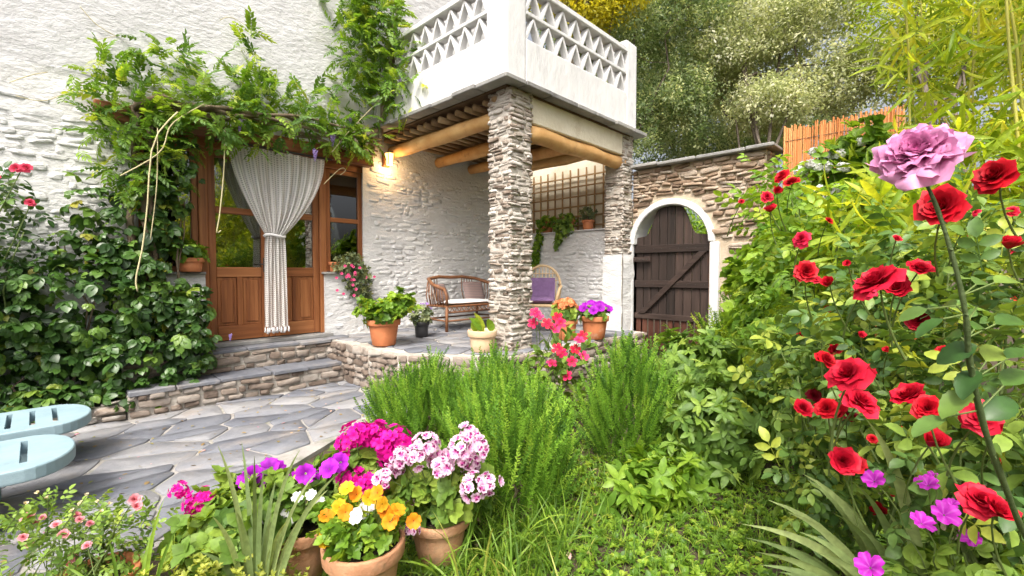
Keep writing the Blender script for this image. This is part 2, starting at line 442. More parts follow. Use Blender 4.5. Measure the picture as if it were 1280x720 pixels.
def place_pieces(parent, name, stuff_name, tpls, tidx, mats, mat, limit, key, smooth=False, cols=None):
    mats = np.asarray(mats); tidx = np.asarray(tidx)
    size = np.abs(np.linalg.det(mats[:, :3, :3])) ** (1 / 3)
    keep = in_view(mats[:, :3, 3], size, limit) if limit else np.array([], int)
    pinv = world_of(parent).inverted()
    for i in keep:
        t = tidx[i]
        o = bpy.data.objects.new(name, tpl_mesh(f'{key}_{t}', tpls[t], mat, smooth, None if cols is None else cols[t]))
        COL.objects.link(o); o.parent = parent; o.matrix_parent_inverse = pinv
        o.matrix_basis = Matrix(mats[i].tolist())
    rest = np.setdiff1d(np.arange(len(mats)), keep)
    if len(rest) and stuff_name:
        V, F, T = merge_tpls(tpls, tidx[rest], mats[rest])
        tint = rng.random(len(rest))[T]
        col = None
        if cols is not None:
            col = np.concatenate([np.tile(cols[t], ((tidx[rest] == t).sum(), 1)) for t in range(len(tpls)) if (tidx[rest] == t).any()])
        obj_np(stuff_name, V, F, mat, parent, smooth, tint, col, kind='stuff')

def courses(u0, u1, v0, v1, hr, wr, skip=None, keep=1.0, seed=1):
    r = random.Random(seed); out = []
    v = v0
    while v < v1 - hr[0] * 0.5:
        h = min(r.uniform(*hr), v1 - v)
        u = u0 - r.uniform(0, wr[0])
        while u < u1:
            w = r.uniform(*wr) * (1 if r.random() < 0.8 else 0.55)
            a, b = max(u, u0), min(u + w, u1)
            if b - a > wr[0] * 0.35 and r.random() < keep:
                cu, cv = (a + b) / 2, v + h / 2
                if not (skip and skip(a, b, v, v + h)):
                    out.append((cu, cv + r.uniform(-.1, .1) * h, (b - a) * r.uniform(.86, .97), h * r.uniform(.78, .98)))
            u += w
        v += h
    return out
def stone_mats(rects, O, ux, uv, n, dr, seed=1, rot=0.06):
    r = random.Random(seed); ms = []
    O, ux, uv, n = map(lambda a: np.asarray(a, float), (O, ux, uv, n))
    for (u, v, w, h) in rects:
        t = r.uniform(-rot, rot); c, s_ = math.cos(t), math.sin(t)
        a = ux * c + uv * s_; b = -ux * s_ + uv * c
        tilt = n + ux * r.uniform(-.12, .12) + uv * r.uniform(-.05, .15)
        m = np.eye(4)
        m[:3, 0] = a * w * (1 if r.random() < .5 else -1); m[:3, 1] = b * h; m[:3, 2] = tilt * r.uniform(*dr)
        if np.linalg.det(m[:3, :3]) < 0: m[:3, 0] *= -1
        m[:3, 3] = O + ux * u + uv * v
        ms.append(m)
    return ms
def lay_stones(parent, name, rects, O, ux, uv, n, dr, mat, limit, seed=1, tpls=None, key='stone', stuff='small_stone_infill', rot=0.07, smooth=False):
    tp = tpls or FLAT
    key = key if tpls else 'flat_stone'
    ms = stone_mats(rects, O, ux, uv, n, dr, seed, rot)
    r = random.Random(seed + 5)
    place_pieces(parent, name, stuff, tp, [r.randrange(len(tp)) for _ in ms], ms, mat, limit, key, smooth)

def relief(name, O, ux, uv, n, w, h, step, amp, seed, mat, parent, skip=None, freq=(3, 6), lift=0.015):
    O, ux, uv, n = map(lambda a: np.asarray(a, float), (O, ux, uv, n))
    nu, nv = int(w / step) + 1, int(h / step) + 1
    U, Vv = np.meshgrid(np.linspace(0, w, nu), np.linspace(0, h, nv), indexing='ij')
    D = lift + amp * (fbm(U * freq[0], Vv * freq[1], seed, 4) * 2)
    D = np.maximum(D, 0.003)
    P = O + U[..., None] * ux + Vv[..., None] * uv + D[..., None] * n
    idx = np.arange(nu * nv).reshape(nu, nv)
    q = np.stack([idx[:-1, :-1], idx[1:, :-1], idx[1:, 1:], idx[:-1, 1:]], -1)
    if skip is not None:
        cu = (U[:-1, :-1] + U[1:, 1:]) / 2; cv = (Vv[:-1, :-1] + Vv[1:, 1:]) / 2
        q = q[~skip(cu, cv)]
    q = q.reshape(-1, 4)
    if np.cross(ux, uv) @ n < 0: q = q[:, ::-1]
    return obj_np(name, P.reshape(-1, 3), q, mat, parent, smooth=True)

# ------------------------------------------------------------------ voronoi paving
def clip_half(poly, p, nrm):
    out = []
    for i in range(len(poly)):
        a, b = poly[i], poly[(i + 1) % len(poly)]
        da, db = (a - p) @ nrm, (b - p) @ nrm
        if da <= 0: out.append(a)
        if da * db < 0: out.append(a + (b - a) * (da / (da - db)))
    return out
def inside(poly, pts):
    x, y = pts[:, 0], pts[:, 1]; c = np.zeros(len(pts), bool)
    j = len(poly) - 1
    for i in range(len(poly)):
        xi, yi = poly[i]; xj, yj = poly[j]
        c ^= ((yi > y) != (yj > y)) & (x < (xj - xi) * (y - yi) / (yj - yi + 1e-12) + xi)
        j = i
    return c
def paving(parent, region, z, spacing, stretch, mat, seed, joint=0.011, th=0.02, name='flagstone', rough=0.004):
    r = np.random.default_rng(seed)
    reg = np.array(region, float); lo, hi = reg.min(0) - .3, reg.max(0) + .3
    S = np.array([1.0, stretch])
    pts = []
    x = lo[0]
    while x < hi[0]:
        y = lo[1] * stretch
        while y < hi[1] * stretch:
            pts.append((x + r.uniform(-.8, .8) * spacing, (y + r.uniform(-.8, .8) * spacing) / stretch))
            y += spacing
        x += spacing
    pts = np.array(pts)
    for i in np.where(inside(reg, pts))[0]:
        c = pts[i] * S
        d = np.linalg.norm(pts * S - c, axis=1)
        near = np.argsort(d)[1:22]
        poly = [c + np.array(v) for v in ((-2, -2), (2, -2), (2, 2), (-2, 2))]
        for j in near:
            q = pts[j] * S; nrm = (q - c) / np.linalg.norm(q - c)
            poly = clip_half(poly, (c + q) / 2 - nrm * joint * r.uniform(.6, 1.6), nrm)
            if len(poly) < 3: break
        if len(poly) < 3: continue
        poly = [p / S for p in poly]
        # keep inside region (convex-ish clip by edges that the stone crosses)
        ctr = np.mean(poly, 0)
        if not inside(reg, np.array([ctr]))[0]: continue
        pp = []
        for k in range(len(poly)):          # roughened outline
            a, b = poly[k], poly[(k + 1) % len(poly)]
            L_ = np.linalg.norm(b - a)
            m_ = max(1, int(L_ / 0.11))
            for t in range(m_):
                q = a + (b - a) * ((t + (0.12 if t == 0 else 0)) / m_)
                pp.append(q + r.normal(0, rough, 2) * (1 if t else .5))
            pp.append(a + (b - a) * (1 - .12 / m_))
        pp = np.array(pp)
        ar = 0.5 * abs(np.dot(pp[:, 0], np.roll(pp[:, 1], 1)) - np.dot(pp[:, 1], np.roll(pp[:, 0], 1)))
        if ar < 0.006: continue
        n = len(pp)
        zz = z + r.normal(0, .0025); tx, ty = r.normal(0, .004, 2)
        V = []
        for sc_, dz in ((1.0, -th), (1.0, -.005), (.975, 0)):
            for p in pp:
                q = ctr + (p - ctr) * sc_
                V.append((q[0], q[1], zz + dz + tx * (q[0] - ctr[0]) + ty * (q[1] - ctr[1])))
        V.append((ctr[0], ctr[1], zz + .001))
        F = []
        for k in range(n):
            k2 = (k + 1) % n
            for i2 in range(2):
                a, b, c_, d_ = i2 * n + k, i2 * n + k2, (i2 + 1) * n + k2, (i2 + 1) * n + k
                F += [(a, b, c_), (a, c_, d_)]
            F.append((2 * n + k, 2 * n + k2, 3 * n))
        Fa = np.array(F)
        e1 = pp[1] - pp[0]
        if np.sum((np.roll(pp[:, 0], -1) - pp[:, 0]) * (np.roll(pp[:, 1], -1) + pp[:, 1])) > 0: Fa = Fa[:, ::-1]
        obj_np(name, V, Fa, mat, parent)
def sheet(name, poly, z, mat, parent=None, kind=None, depth=0.0):
    mb = MB(); n = len(poly)
    if depth: mb.prism(poly, lambda u, v, d: (u, v, d), z - depth, z)
    else: mb.add([(x, y, z) for x, y in poly], [tuple(range(n))])
    o = mb.build(name, mat, parent)
    if kind: o['kind'] = kind
    return o

# ------------------------------------------------------------------ ground
def ground_h(x, y):
    s = np.clip((np.asarray(x, float) - 3.6) / 2.2, 0, 1); s = s * s * (3 - 2 * s)
    t = np.clip((3.3 - np.asarray(y, float)) / .5, 0, 1)
    return -0.045 + 0.25 * s * t + 0.03 * fbm(np.asarray(x) * 1.5, np.asarray(y) * 1.5, 3, 3)
gx = np.concatenate([np.linspace(-120, -6, 12)[:-1], np.linspace(-6, 9, 120), np.linspace(9, 160, 16)[1:]])
gy = np.concatenate([np.linspace(-120, -5, 12)[:-1], np.linspace(-5, 8, 105), np.linspace(8, 160, 16)[1:]])
GX, GY = np.meshgrid(gx, gy, indexing='ij')
P = np.stack([GX, GY, ground_h(GX, GY)], -1).reshape(-1, 3)
ii = np.arange(len(gx) * len(gy)).reshape(len(gx), len(gy))
Q = np.stack([ii[:-1, :-1], ii[1:, :-1], ii[1:, 1:], ii[:-1, 1:]], -1).reshape(-1, 4)
ground = obj_np('ground', P, Q, M['soil'], smooth=True, kind='structure')

patio_poly = [(-4, 2.2), (-.9, 2.45), (0.0, 2.62), (.55, 2.85), (1.15, 3.25), (1.75, 3.62), (2.25, 3.85), (2.75, 3.9), (2.75, 5.38), (-4, 5.38)]
patio = sheet('patio', patio_poly, -0.012, M['joint'], None, 'structure', depth=0.08)
paving(patio, patio_poly, 0.0, 0.40, 1.45, M['flag'], 4)
ter_poly = [(2.60, 6.0), (2.60, 4.75), (2.66, 4.25), (3.12, 3.50), (3.34, 3.24), (6.05, 3.2), (6.05, 6.0)]
terrace = sheet('terrace', ter_poly, 0.468, M['mortar'], None, 'structure', depth=0.55)
paving(terrace, ter_poly, 0.482, 0.36, 1.35, M['flag'], 9, th=0.012)
# stone facing of the terrace edge
for i in range(1, 5):
    a, b = np.array(ter_poly[i]), np.array(ter_poly[i + 1])
    if i == 0: continue
    Lg = np.linalg.norm(b - a); u = (b - a) / Lg
    rc = courses(0, Lg, 0.0, 0.47, (.06, .11), (.12, .3), seed=20 + i)
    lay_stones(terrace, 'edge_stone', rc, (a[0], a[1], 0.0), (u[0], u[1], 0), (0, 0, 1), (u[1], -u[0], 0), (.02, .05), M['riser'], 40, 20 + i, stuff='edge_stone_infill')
a, b = np.array(ter_poly[0]), np.array(ter_poly[1])
rc = courses(0, 1.25, 0.0, 0.47, (.06, .11), (.12, .3), seed=19)
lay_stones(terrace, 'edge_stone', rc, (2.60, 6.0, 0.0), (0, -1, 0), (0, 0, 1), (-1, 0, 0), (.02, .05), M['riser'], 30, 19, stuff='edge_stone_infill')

# entrance steps
steps = empty('entrance_steps', (1.7, 5.6, 0), kind='structure')
mb = MB(); mb.box(0.55, 2.598, 5.37, 5.99, -0.05, 0.205); mb.box(0.55, 2.598, 5.72, 5.99, 0.205, 0.445)
mb.build('step_core', M['mortar'], steps)
r_ = random.Random(3)
for (y0, y1, zt) in ((5.335, 5.74, .24), (5.685, 6.02, .48)):
    x = .55
    while x < 2.59:
        w = min(r_.uniform(.28, .62), 2.6 - x)
        if 2.6 - x - w < .12: w = 2.6 - x
        mb = MB(); j = lambda s=.012: r_.uniform(-s, s)
        y0j = y0 + j(.02)
        mb.prism([(x + .006, y0j), (x + w * .5, y0j + j()), (x + w - .006, y0j + j(.02)), (x + w - .006 + j(.01), y1), (x + .006 + j(.01), y1)], lambda u, v, d: (u, v, d), zt - .04 + j(.004), zt + j(.004))
        mb.build('tread_slab', M['flag'], steps, bevel=.006)
        x += w
for (y, z0, z1, sd) in ((5.37, 0.0, .2, 31), (5.72, .24, .44, 32)):
    rc = courses(.55, 2.6, z0, z1, (.06, .10), (.1, .32), seed=sd)
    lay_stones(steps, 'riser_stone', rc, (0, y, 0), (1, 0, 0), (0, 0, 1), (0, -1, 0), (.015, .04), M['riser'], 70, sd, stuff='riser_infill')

# low stone kerb of the creeper bed
kerb = empty('stone_kerb', (0, 5.4, 0), 'low rough stone kerb along the bed of the dark creeper', 'kerb')
mb = MB(); mb.box(-3.2, .548, 5.40, 5.62, -.05, .10); mb.build('kerb_core', M['mortar'], kerb, bevel=.02)
rc = courses(-3.2, .55, 0, .12, (.05, .075), (.14, .4), seed=41)
lay_stones(kerb, 'stone', rc, (0, 5.40, 0), (1, 0, 0), (0, 0, 1), (0, -1, 0), (.03, .08), M['schist'], 40, 41, stuff='stone_infill', rot=.12)
rc = courses(-3.2, .55, 0, .24, (.1, .14), (.16, .42), seed=42)
lay_stones(kerb, 'stone', rc, (0, 5.38, .10), (1, 0, 0), (0, 1, 0), (0, 0, 1), (.02, .05), M['schist'], 40, 42, stuff='stone_infill', rot=.2)

# ------------------------------------------------------------------ house
house = empty('house', (2, 6.2, 0), 'whitewashed stone house with varnished glazed door and side windows', 'house')
WX0, WX1, WZ1 = -3.2, 6.4, 6.6
OX0, OX1, OZ0, OZ1 = .74, 3.22, .52, 2.80
DX0, DX1 = 1.31, 2.65
SILL = 1.30
mb = MB()
mb.box(WX0, OX0, 6.0, 6.4, -.1, OZ1)
mb.box(OX1, WX1, 6.0, 6.4, -.1, OZ1)
mb.box(WX0, WX1, 6.0, 6.4, OZ1, WZ1)
mb.box(OX0, DX0, 6.0, 6.4, -.1, SILL)
mb.box(DX1, OX1, 6.0, 6.4, -.1, SILL)
mb.box(DX0, DX1, 6.0, 6.4, -.1, .478)
wall = mb.build('wall', M['lime'], house)
def open_skip(cu, cv):
    X = cu + WX0; Z = cv
    return (X > OX0) & (X < OX1) & (Z < OZ1) & ((Z > SILL) | ((X > DX0) & (X < DX1)))
relief('rough_wall_face', (WX0, 6.0, 0), (1, 0, 0), (0, 0, 1), (0, -1, 0), WX1 - WX0, 3.2, .045, .02, 5, M['lime'], house, skip=open_skip, freq=(3.5, 9))
relief('smooth_plaster_face', (WX0, 6.0, 3.2), (1, 0, 0), (0, 0, 1), (0, -1, 0), WX1 - WX0, 3.4, .05, .014, 6, M['plaster'], house, freq=(2, 3))
def wall_skip(a, b, v0, v1):
    if b > OX0 - .02 and a < OX1 + .02 and v0 < OZ1 + .25 and (v1 > SILL - .02 or (b > DX0 - .02 and a < DX1 + .02)): return True
    if v1 > 2.45 + .75 * float(vnoise((a + b) * 1.2, 0.3, 4)): return True
    return False
rc = courses(-1.4, 6.05, .3, 3.25, (.04, .085), (.09, .30), wall_skip, keep=.84, seed=51)
lay_stones(wall, 'stone', rc, (0, 5.992, 0), (1, 0, 0), (0, 0, 1), (0, -1, 0), (.006, .022), M['lime'], 290, 51, rot=.17, tpls=SOFT, key='soft_stone', stuff='whitewashed_stone_infill', smooth=True)
# lintel beam over the opening
mb = MB(); mb.box(.42, 3.30, 5.86, 6.02, 2.79, 2.96); mb.build('lintel_beam', M['door_h'], house, bevel=.012)
mb = MB(); mb.box(1.20, 2.72, 5.90, 6.3, .478, .525); mb.build('door_sill', M['slate'], house, bevel=.008)
for x0, x1 in ((OX0, DX0), (DX1, OX1)):
    mb = MB(); mb.box(x0 - .03, x1 - .005 if x1 < 2 else x1 + .03, 5.93, 6.12, SILL, SILL + .03); mb.build('window_sill', M['slate'], house, bevel=.006)
# dark room behind the glass
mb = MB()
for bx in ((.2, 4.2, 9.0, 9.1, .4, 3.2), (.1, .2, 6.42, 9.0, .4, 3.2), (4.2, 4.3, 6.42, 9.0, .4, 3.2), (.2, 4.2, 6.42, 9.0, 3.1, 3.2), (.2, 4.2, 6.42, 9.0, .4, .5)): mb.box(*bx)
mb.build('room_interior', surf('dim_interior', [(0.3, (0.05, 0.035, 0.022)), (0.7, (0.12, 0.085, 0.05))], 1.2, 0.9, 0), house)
gm = bpy.data.materials.new('window_glass')
nt, N, L, B = nodes_of(gm)
N.remove(B)
tr = N.new('ShaderNodeBsdfTransparent'); tr.inputs[0].default_value = (.78, .82, .78, 1)
gl = N.new('ShaderNodeBsdfGlossy'); gl.inputs[1].default_value = 0.015
lw = N.new('ShaderNodeFresnel'); lw.inputs[0].default_value = 2.3
bpn = N.new('ShaderNodeBump'); bpn.inputs[0].default_value = .06; nzn = N.new('ShaderNodeTexNoise'); nzn.inputs['Scale'].default_value = 2.5
L.new(nzn.outputs[0], bpn.inputs['Height']); L.new(bpn.outputs[0], gl.inputs['Normal'])
ms = N.new('ShaderNodeMixShader'); L.new(lw.outputs[0], ms.inputs[0]); L.new(tr.outputs[0], ms.inputs[1]); L.new(gl.outputs[0], ms.inputs[2]); L.new(ms.outputs[0], N['Material Output'].inputs[0])
M['glass'] = gm

def frame_rect(mb_v, mb_h, x0, x1, z0, z1, y0, y1, t, tb=None):
    tb = tb or t
    mb_v.box(x0, x0 + t, y0, y1, z0, z1); mb_v.box(x1 - t, x1, y0, y1, z0, z1)
    mb_h.box(x0 + t, x1 - t, y0 + .002, y1 - .002, z1 - t, z1); mb_h.box(x0 + t, x1 - t, y0 + .002, y1 - .002, z0, z0 + tb)
# door frame posts and head
for x0, x1 in ((DX0 - .045, DX0 + .045), (DX1 - .045, DX1 + .045)):
    mb = MB(); mb.box(x0, x1, 6.02, 6.16, .525, OZ1 - .09); mb.build('door_frame_post', M['door_v'], house, bevel=.008)
mb = MB(); mb.box(OX0 + .002, OX1 - .002, 6.018, 6.162, OZ1 - .09, OZ1 - .004); mb.build('frame_head', M['door_h'], house, bevel=.008)
# two door leaves
dmid = (DX0 + DX1) / 2
for k, (x0, x1) in enumerate(((DX0 + .048, dmid - .002), (dmid + .002, DX1 - .048))):
    z0, z1 = .535, OZ1 - .094
    mb = MB(); st = .075
    mb.box(x0, x0 + st, 6.05, 6.10, z0, z1); mb.box(x1 - st, x1, 6.05, 6.10, z0, z1)
    door = mb.build('door', M['door_v'], house, bevel=.006)
    for (ra, rb) in ((z0, z0 + .17), (1.27, 1.385), (2.00, 2.075), (z1 - .08, z1)):
        mb = MB(); mb.box(x0 + st, x1 - st, 6.052, 6.098, ra, rb); mb.build('rail', M['door_h'], door, bevel=.006)
    xm = (x0 + x1) / 2
    mb = MB(); mb.box(xm - .03, xm + .03, 6.052, 6.098, z0 + .17, 1.27); mb.build('mullion', M['door_v'], door, bevel=.005)
    for (pa, pb) in ((x0 + st, xm - .03), (xm + .03, x1 - st)):
        mb = MB(); mb.box(pa, pb, 6.068, 6.09, z0 + .17, 1.27)
        mb.box(pa + .035, pb - .035, 6.056, 6.068, z0 + .205, 1.235)
        mb.build('panel', M['door_v'], door, bevel=.008)
    for (pa, pb) in ((1.385, 2.00), (2.075, z1 - .08)):
        mb = MB(); mb.box(x0 + st - .005, x1 - st + .005, 6.073, 6.077, pa - .005, pb + .005); mb.build('pane', M['glass'], door)
    mb = MB(); hx = x1 - .04 if k == 0 else x0 + .04
    mb.tube([(hx, 6.05, 1.42), (hx, 6.0, 1.42), (hx + (-.09 if k == 0 else .09), 5.995, 1.425)], .009, 8); mb.box(hx - .018, hx + .018, 6.04, 6.05, 1.33, 1.50)
    mb.build('handle', M['iron'], door, bevel=.002)
for x0, x1 in ((OX0 + .003, DX0 - .047), (DX1 + .047, OX1 - .003)):
    mv, mh = MB(), MB(); z0, z1 = SILL + .032, OZ1 - .093
    mv.box(x0, x0 + .06, 6.04, 6.11, z0, z1); mv.box(x1 - .06, x1, 6.04, 6.11, z0, z1)
    win = mv.build('window', M['door_v'], house, bevel=.006)
    for (ra, rb) in ((z0, z0 + .06), (2.0, 2.06), (z1 - .06, z1)):
        mb = MB(); mb.box(x0 + .06, x1 - .06, 6.042, 6.108, ra, rb); mb.build('rail', M['door_h'], win, bevel=.005)
    for (pa, pb) in ((z0 + .06, 2.0), (2.06, z1 - .06)):
        mb = MB(); mb.box(x0 + .055, x1 - .055, 6.072, 6.076, pa - .005, pb + .005); mb.build('pane', M['glass'], win)

# ------------------------------------------------------------------ wall lantern (lit)
lx, lz = 3.55, 2.93
lan = empty('wall_lantern', (lx, 5.98, lz), 'small lit amber wall lantern beside the glazed door', 'lantern')
mb = MB(); mb.box(lx - .05, lx + .05, 5.93, 5.985, lz - .09, lz + .09); mb.build('backplate', M['door_v'], lan, bevel=.008)
mb = MB(); mb.box(lx - .03, lx + .03, 5.80, 5.95, lz + .095, lz + .11); mb.build('bracket', M['iron'], lan, bevel=.003)
em = bpy.data.materials.new('lantern_glow'); nt, N, L, B = nodes_of(em)
B.inputs['Base Color'].default_value = (.9, .6, .25, 1); B.inputs['Emission Color'].default_value = (1.0, .55, .16, 1); B.inputs['Emission Strength'].default_value = 2.6
mb = MB(); mb.lathe([(.0, -.075), (.045, -.075), (.062, .085), (.03, .095), (0, .096)], (lx, 5.86, lz), 10); mb.build('lamp_shade', em, lan)
for k in range(4):
    th = math.pi / 4 + k * math.pi / 2
    mb = MB(); mb.tube([(lx + .047 * math.cos(th), 5.86 + .047 * math.sin(th), lz - .078), (lx + .065 * math.cos(th), 5.86 + .065 * math.sin(th), lz + .09)], .005, 6); mb.build('bar', M['iron'], lan)
ld = bpy.data.lights.new('lantern_bulb', 'POINT'); ld.energy = 5; ld.color = (1, .62, .28); ld.shadow_soft_size = .05
lo = bpy.data.objects.new('lantern_bulb', ld); COL.objects.link(lo); lo.location = (lx, 5.80, lz - .12); lo.parent = lan; lo.matrix_parent_inverse = world_of(lan).inverted()

# ------------------------------------------------------------------ stone pillars
def pillar(name, label, x0, x1, y0, y1, z0, z1, seed, mat, white_to=None):
    p = empty(name, ((x0 + x1) / 2, (y0 + y1) / 2, z0), label, 'pillar')
    mb = MB(); mb.box(x0 + .018, x1 - .018, y0 + .018, y1 - .018, z0, z1); mb.build('mortar_core', M['mortar'], p, bevel=.01)
    for k, (O, ux, n, w) in enumerate((((x0 + .02, y0 + .03, 0), (1, 0, 0), (0, -1, 0), x1 - x0 - .04), ((x0 + .03, y1 - .02, 0), (0, -1, 0), (-1, 0, 0), y1 - y0 - .04), ((x1 - .03, y0 + .02, 0), (0, 1, 0), (1, 0, 0), y1 - y0 - .04))):
        if k == 2 and white_to: continue
        rc = courses(-.018, w + .018, white_to or z0, z1, (.022, .062), (.08, .30), keep=.96, seed=seed + k)
        lay_stones(p, 'stone', rc, O, ux, (0, 0, 1), n, (.010, .036), mat, 150 if k < 2 else 0, seed + k, stuff='stone_infill', rot=.09)
    if white_to:
        relief('whitewashed_foot', (x0, y0 + .0, z0), (1, 0, 0), (0, 0, 1), (0, -1, 0), x1 - x0, white_to - z0, .03, .02, seed, M['lime'], p)
        relief('whitewashed_foot', (x0 + .0, y1, z0), (0, -1, 0), (0, 0, 1), (-1, 0, 0), y1 - y0, white_to - z0, .03, .02, seed + 1, M['lime'], p)
    return p
pillar('stone_pillar', 'square pillar of stacked flat stones at the front corner of the porch', 3.50, 3.86, 3.40, 3.76, .47, 3.285, 60, M['schist'])
pillar('stone_pillar', 'far stone pillar with white foot between trellis and gate', 5.80, 6.10, 3.42, 3.74, .3, 3.285, 70, M['schist'], white_to=1.58)

# ------------------------------------------------------------------ balcony
bal = empty('balcony', (4.8, 4.6, 3.3), 'white balcony with pierced parapet above the porch', 'balcony')
BX0, BX1, BY0 = 3.42, 6.08, 3.38
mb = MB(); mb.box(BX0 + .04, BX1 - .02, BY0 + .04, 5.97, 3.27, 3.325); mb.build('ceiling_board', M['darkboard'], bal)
r_ = random.Random(12)
y = BY0 - .10
while y < 5.9:
    w = min(r_.uniform(.35, .6), 5.96 - y); mb = MB(); j = r_.uniform(-.02, .02)
    mb.box(BX0 - .11 + j, BX0 + .2, y + .004, y + w - .004, 3.288 + r_.uniform(-.004, .004), 3.338); mb.build('ledge_slab', M['slate'], bal, bevel=.008); y += w
x = BX0 + .205
while x < BX1 + .1:
    w = min(r_.uniform(.4, .65), BX1 + .14 - x); mb = MB(); j = r_.uniform(-.02, .02)
    mb.box(x + .004, x + w - .004, BY0 - .11 + j, BY0 + .2, 3.288 + r_.uniform(-.004, .004), 3.338); mb.build('ledge_slab', M['slate'], bal, bevel=.008); x += w
mb = MB(); mb.box(BX0, BX0 + .12, BY0 + .30, 5.98, 3.335, 3.84); mb.build('parapet_wall', M['paint_white'], bal, bevel=.012)
mb = MB(); mb.box(BX0 + .30, BX1 - .26, BY0, BY0 + .12, 3.335, 3.84); mb.build('parapet_wall', M['paint_white'], bal, bevel=.012)
mb = MB(); mb.box(BX0 - .003, BX0 + .30, BY0 - .003, BY0 + .30, 3.335, 4.85); mb.build('corner_post', M['paint_white'], bal, bevel=.025, segs=2)
mb = MB(); mb.box(BX1 - .26, BX1 + .003, BY0 - .003, BY0 + .25, 3.335, 4.56)
mb.add([(BX1 - .26, BY0, 4.56), (BX1, BY0, 4.56), (BX1, BY0 + .25, 4.56), (BX1 - .26, BY0 + .25, 4.56), (BX1 - .18, BY0 + .06, 4.62), (BX1 - .08, BY0 + .06, 4.62), (BX1 - .08, BY0 + .19, 4.62), (BX1 - .18, BY0 + .19, 4.62)], [(0, 1, 5, 4), (1, 2, 6, 5), (2, 3, 7, 6), (3, 0, 4, 7), (4, 5, 6, 7)])
mb.build('end_post', M['paint_white'], bal, bevel=.02, segs=2)
def lattice(u0, u1, put, per):
    n = max(1, round((u1 - u0) / per)); w = (u1 - u0) / n
    for z0, z1 in ((3.84, 4.095), (4.14, 4.39)):
        for k in range(n):
            for s in (0, 1):
                a, b = u0 + (k + .5 * s) * w, u0 + (k + .5 + .5 * s) * w
                lo_, hi_ = (a, b) if s == 0 else (b, a)
                t = .019
                mb = MB(); poly = [(lo_ - t * 1.2, z0), (lo_ + t * 1.2, z0), (hi_ + t * .75, z1), (hi_ - t * .75, z1)]
                mb.prism(poly, put, .012 + .003 * s, .105 - .003 * s); mb.build('lattice_bar', M['paint_white'], bal, bevel=.005)
    for z0, z1 in ((4.095, 4.14), (4.39, 4.455)):
        mb = MB(); mb.prism([(u0, z0), (u1, z0), (u1, z1), (u0, z1)], put, 0.004 if z1 < 4.3 else -.015, .114 if z1 < 4.3 else .13); mb.build('parapet_rail', M['paint_white'], bal, bevel=.008)
lattice(BX0 + .31, BX1 - .27, lambda u, v, d: (u, BY0 + d, v), .26)
lattice(BY0 + .31, 5.96, lambda u, v, d: (BX0 + d, u, v), .26)
# timber under the balcony
for k, x in enumerate((3.68, 4.50, 5.2, 5.72)):
    mb = MB(); rr = random.Random(k); pts = [(x + rr.uniform(-.015, .015), y, 3.07 + rr.uniform(-.008, .008)) for y in np.linspace(3.62, 5.99, 7)]
    mb.tube(pts, [.085 + rr.uniform(-.008, .008) for _ in pts], 12); mb.build('log_beam', M['log'], bal, smooth=True)
mb = MB(); rr = random.Random(9); pts = [(x, 3.53 + rr.uniform(-.012, .012), 2.90 + rr.uniform(-.01, .01)) for x in np.linspace(3.84, 5.92, 9)]
mb.tube(pts, [.09 + rr.uniform(-.008, .012) for _ in pts], 14); mb.build('front_log', M['log'], bal, smooth=True)
for k in range(15):
    y = 3.66 + k * .158; rr = random.Random(k + 40); pts = [(x, y + rr.uniform(-.015, .015), 3.205 + rr.uniform(-.008, .008)) for x in np.linspace(3.50, 6.0, 7)]
    mb = MB(); mb.tube(pts, [.034 + rr.uniform(-.006, .01) for _ in pts], 8); mb.build('cane', M['cane'], bal, smooth=True)
mb = MB(); mb.box(3.87, 5.82, 3.44, 3.60, 2.985, 3.286); mb.build('fascia', M['cream'], bal, bevel=.012)

# ------------------------------------------------------------------ end wall of the porch, gate wall
ew = empty('porch_end_wall', (6.2, 4.9, .3), 'white rough wall at the far end of the porch with pot ledge', 'wall')
mb = MB(); mb.box(6.06, 6.40, 3.74, 6.0, .3, 1.97); mb.build('lower_wall', M['lime'], ew, bevel=.02)
relief('rough_face', (6.06, 6.0, .45), (0, -1, 0), (0, 0, 1), (-1, 0, 0), 2.26, 1.52, .045, .02, 15, M['lime'], ew, freq=(3.5, 9))
rc = courses(.02, 2.24, .5, 1.95, (.04, .085), (.09, .28), keep=.84, seed=81)
lay_stones(ew, 'stone', rc, (6.052, 6.0, 0), (0, -1, 0), (0, 0, 1), (-1, 0, 0), (.006, .022), M['lime'], 200, 81, rot=.17, tpls=SOFT, key='soft_stone', stuff='whitewashed_stone_infill', smooth=True)
mb = MB(); mb.box(6.401, 6.6, 3.74, 6.0, .3, 3.28); mb.build('upper_wall', M['cream'], ew)
mb = MB(); mb.box(6.0, 6.402, 3.70, 6.0, 1.972, 1.995); mb.build('ledge', M['paint_white'], ew, bevel=.008)
tl = empty('trellis', (6.36, 4.9, 2.0), 'brown square lath trellis on the end wall behind the pots', 'trellis')
k = 0
y = 3.78
while y < 5.97:
    mb = MB(); mb.box(6.362, 6.376, y - .012, y + .012, 2.0, 3.06); mb.build('vertical_lath', M['trellis'], tl); y += .165
for z in np.arange(2.1, 3.06, .165):
    mb = MB(); mb.box(6.348, 6.361, 3.72, 5.98, z - .012, z + .012); mb.build('cross_lath', M['trellis'], tl)

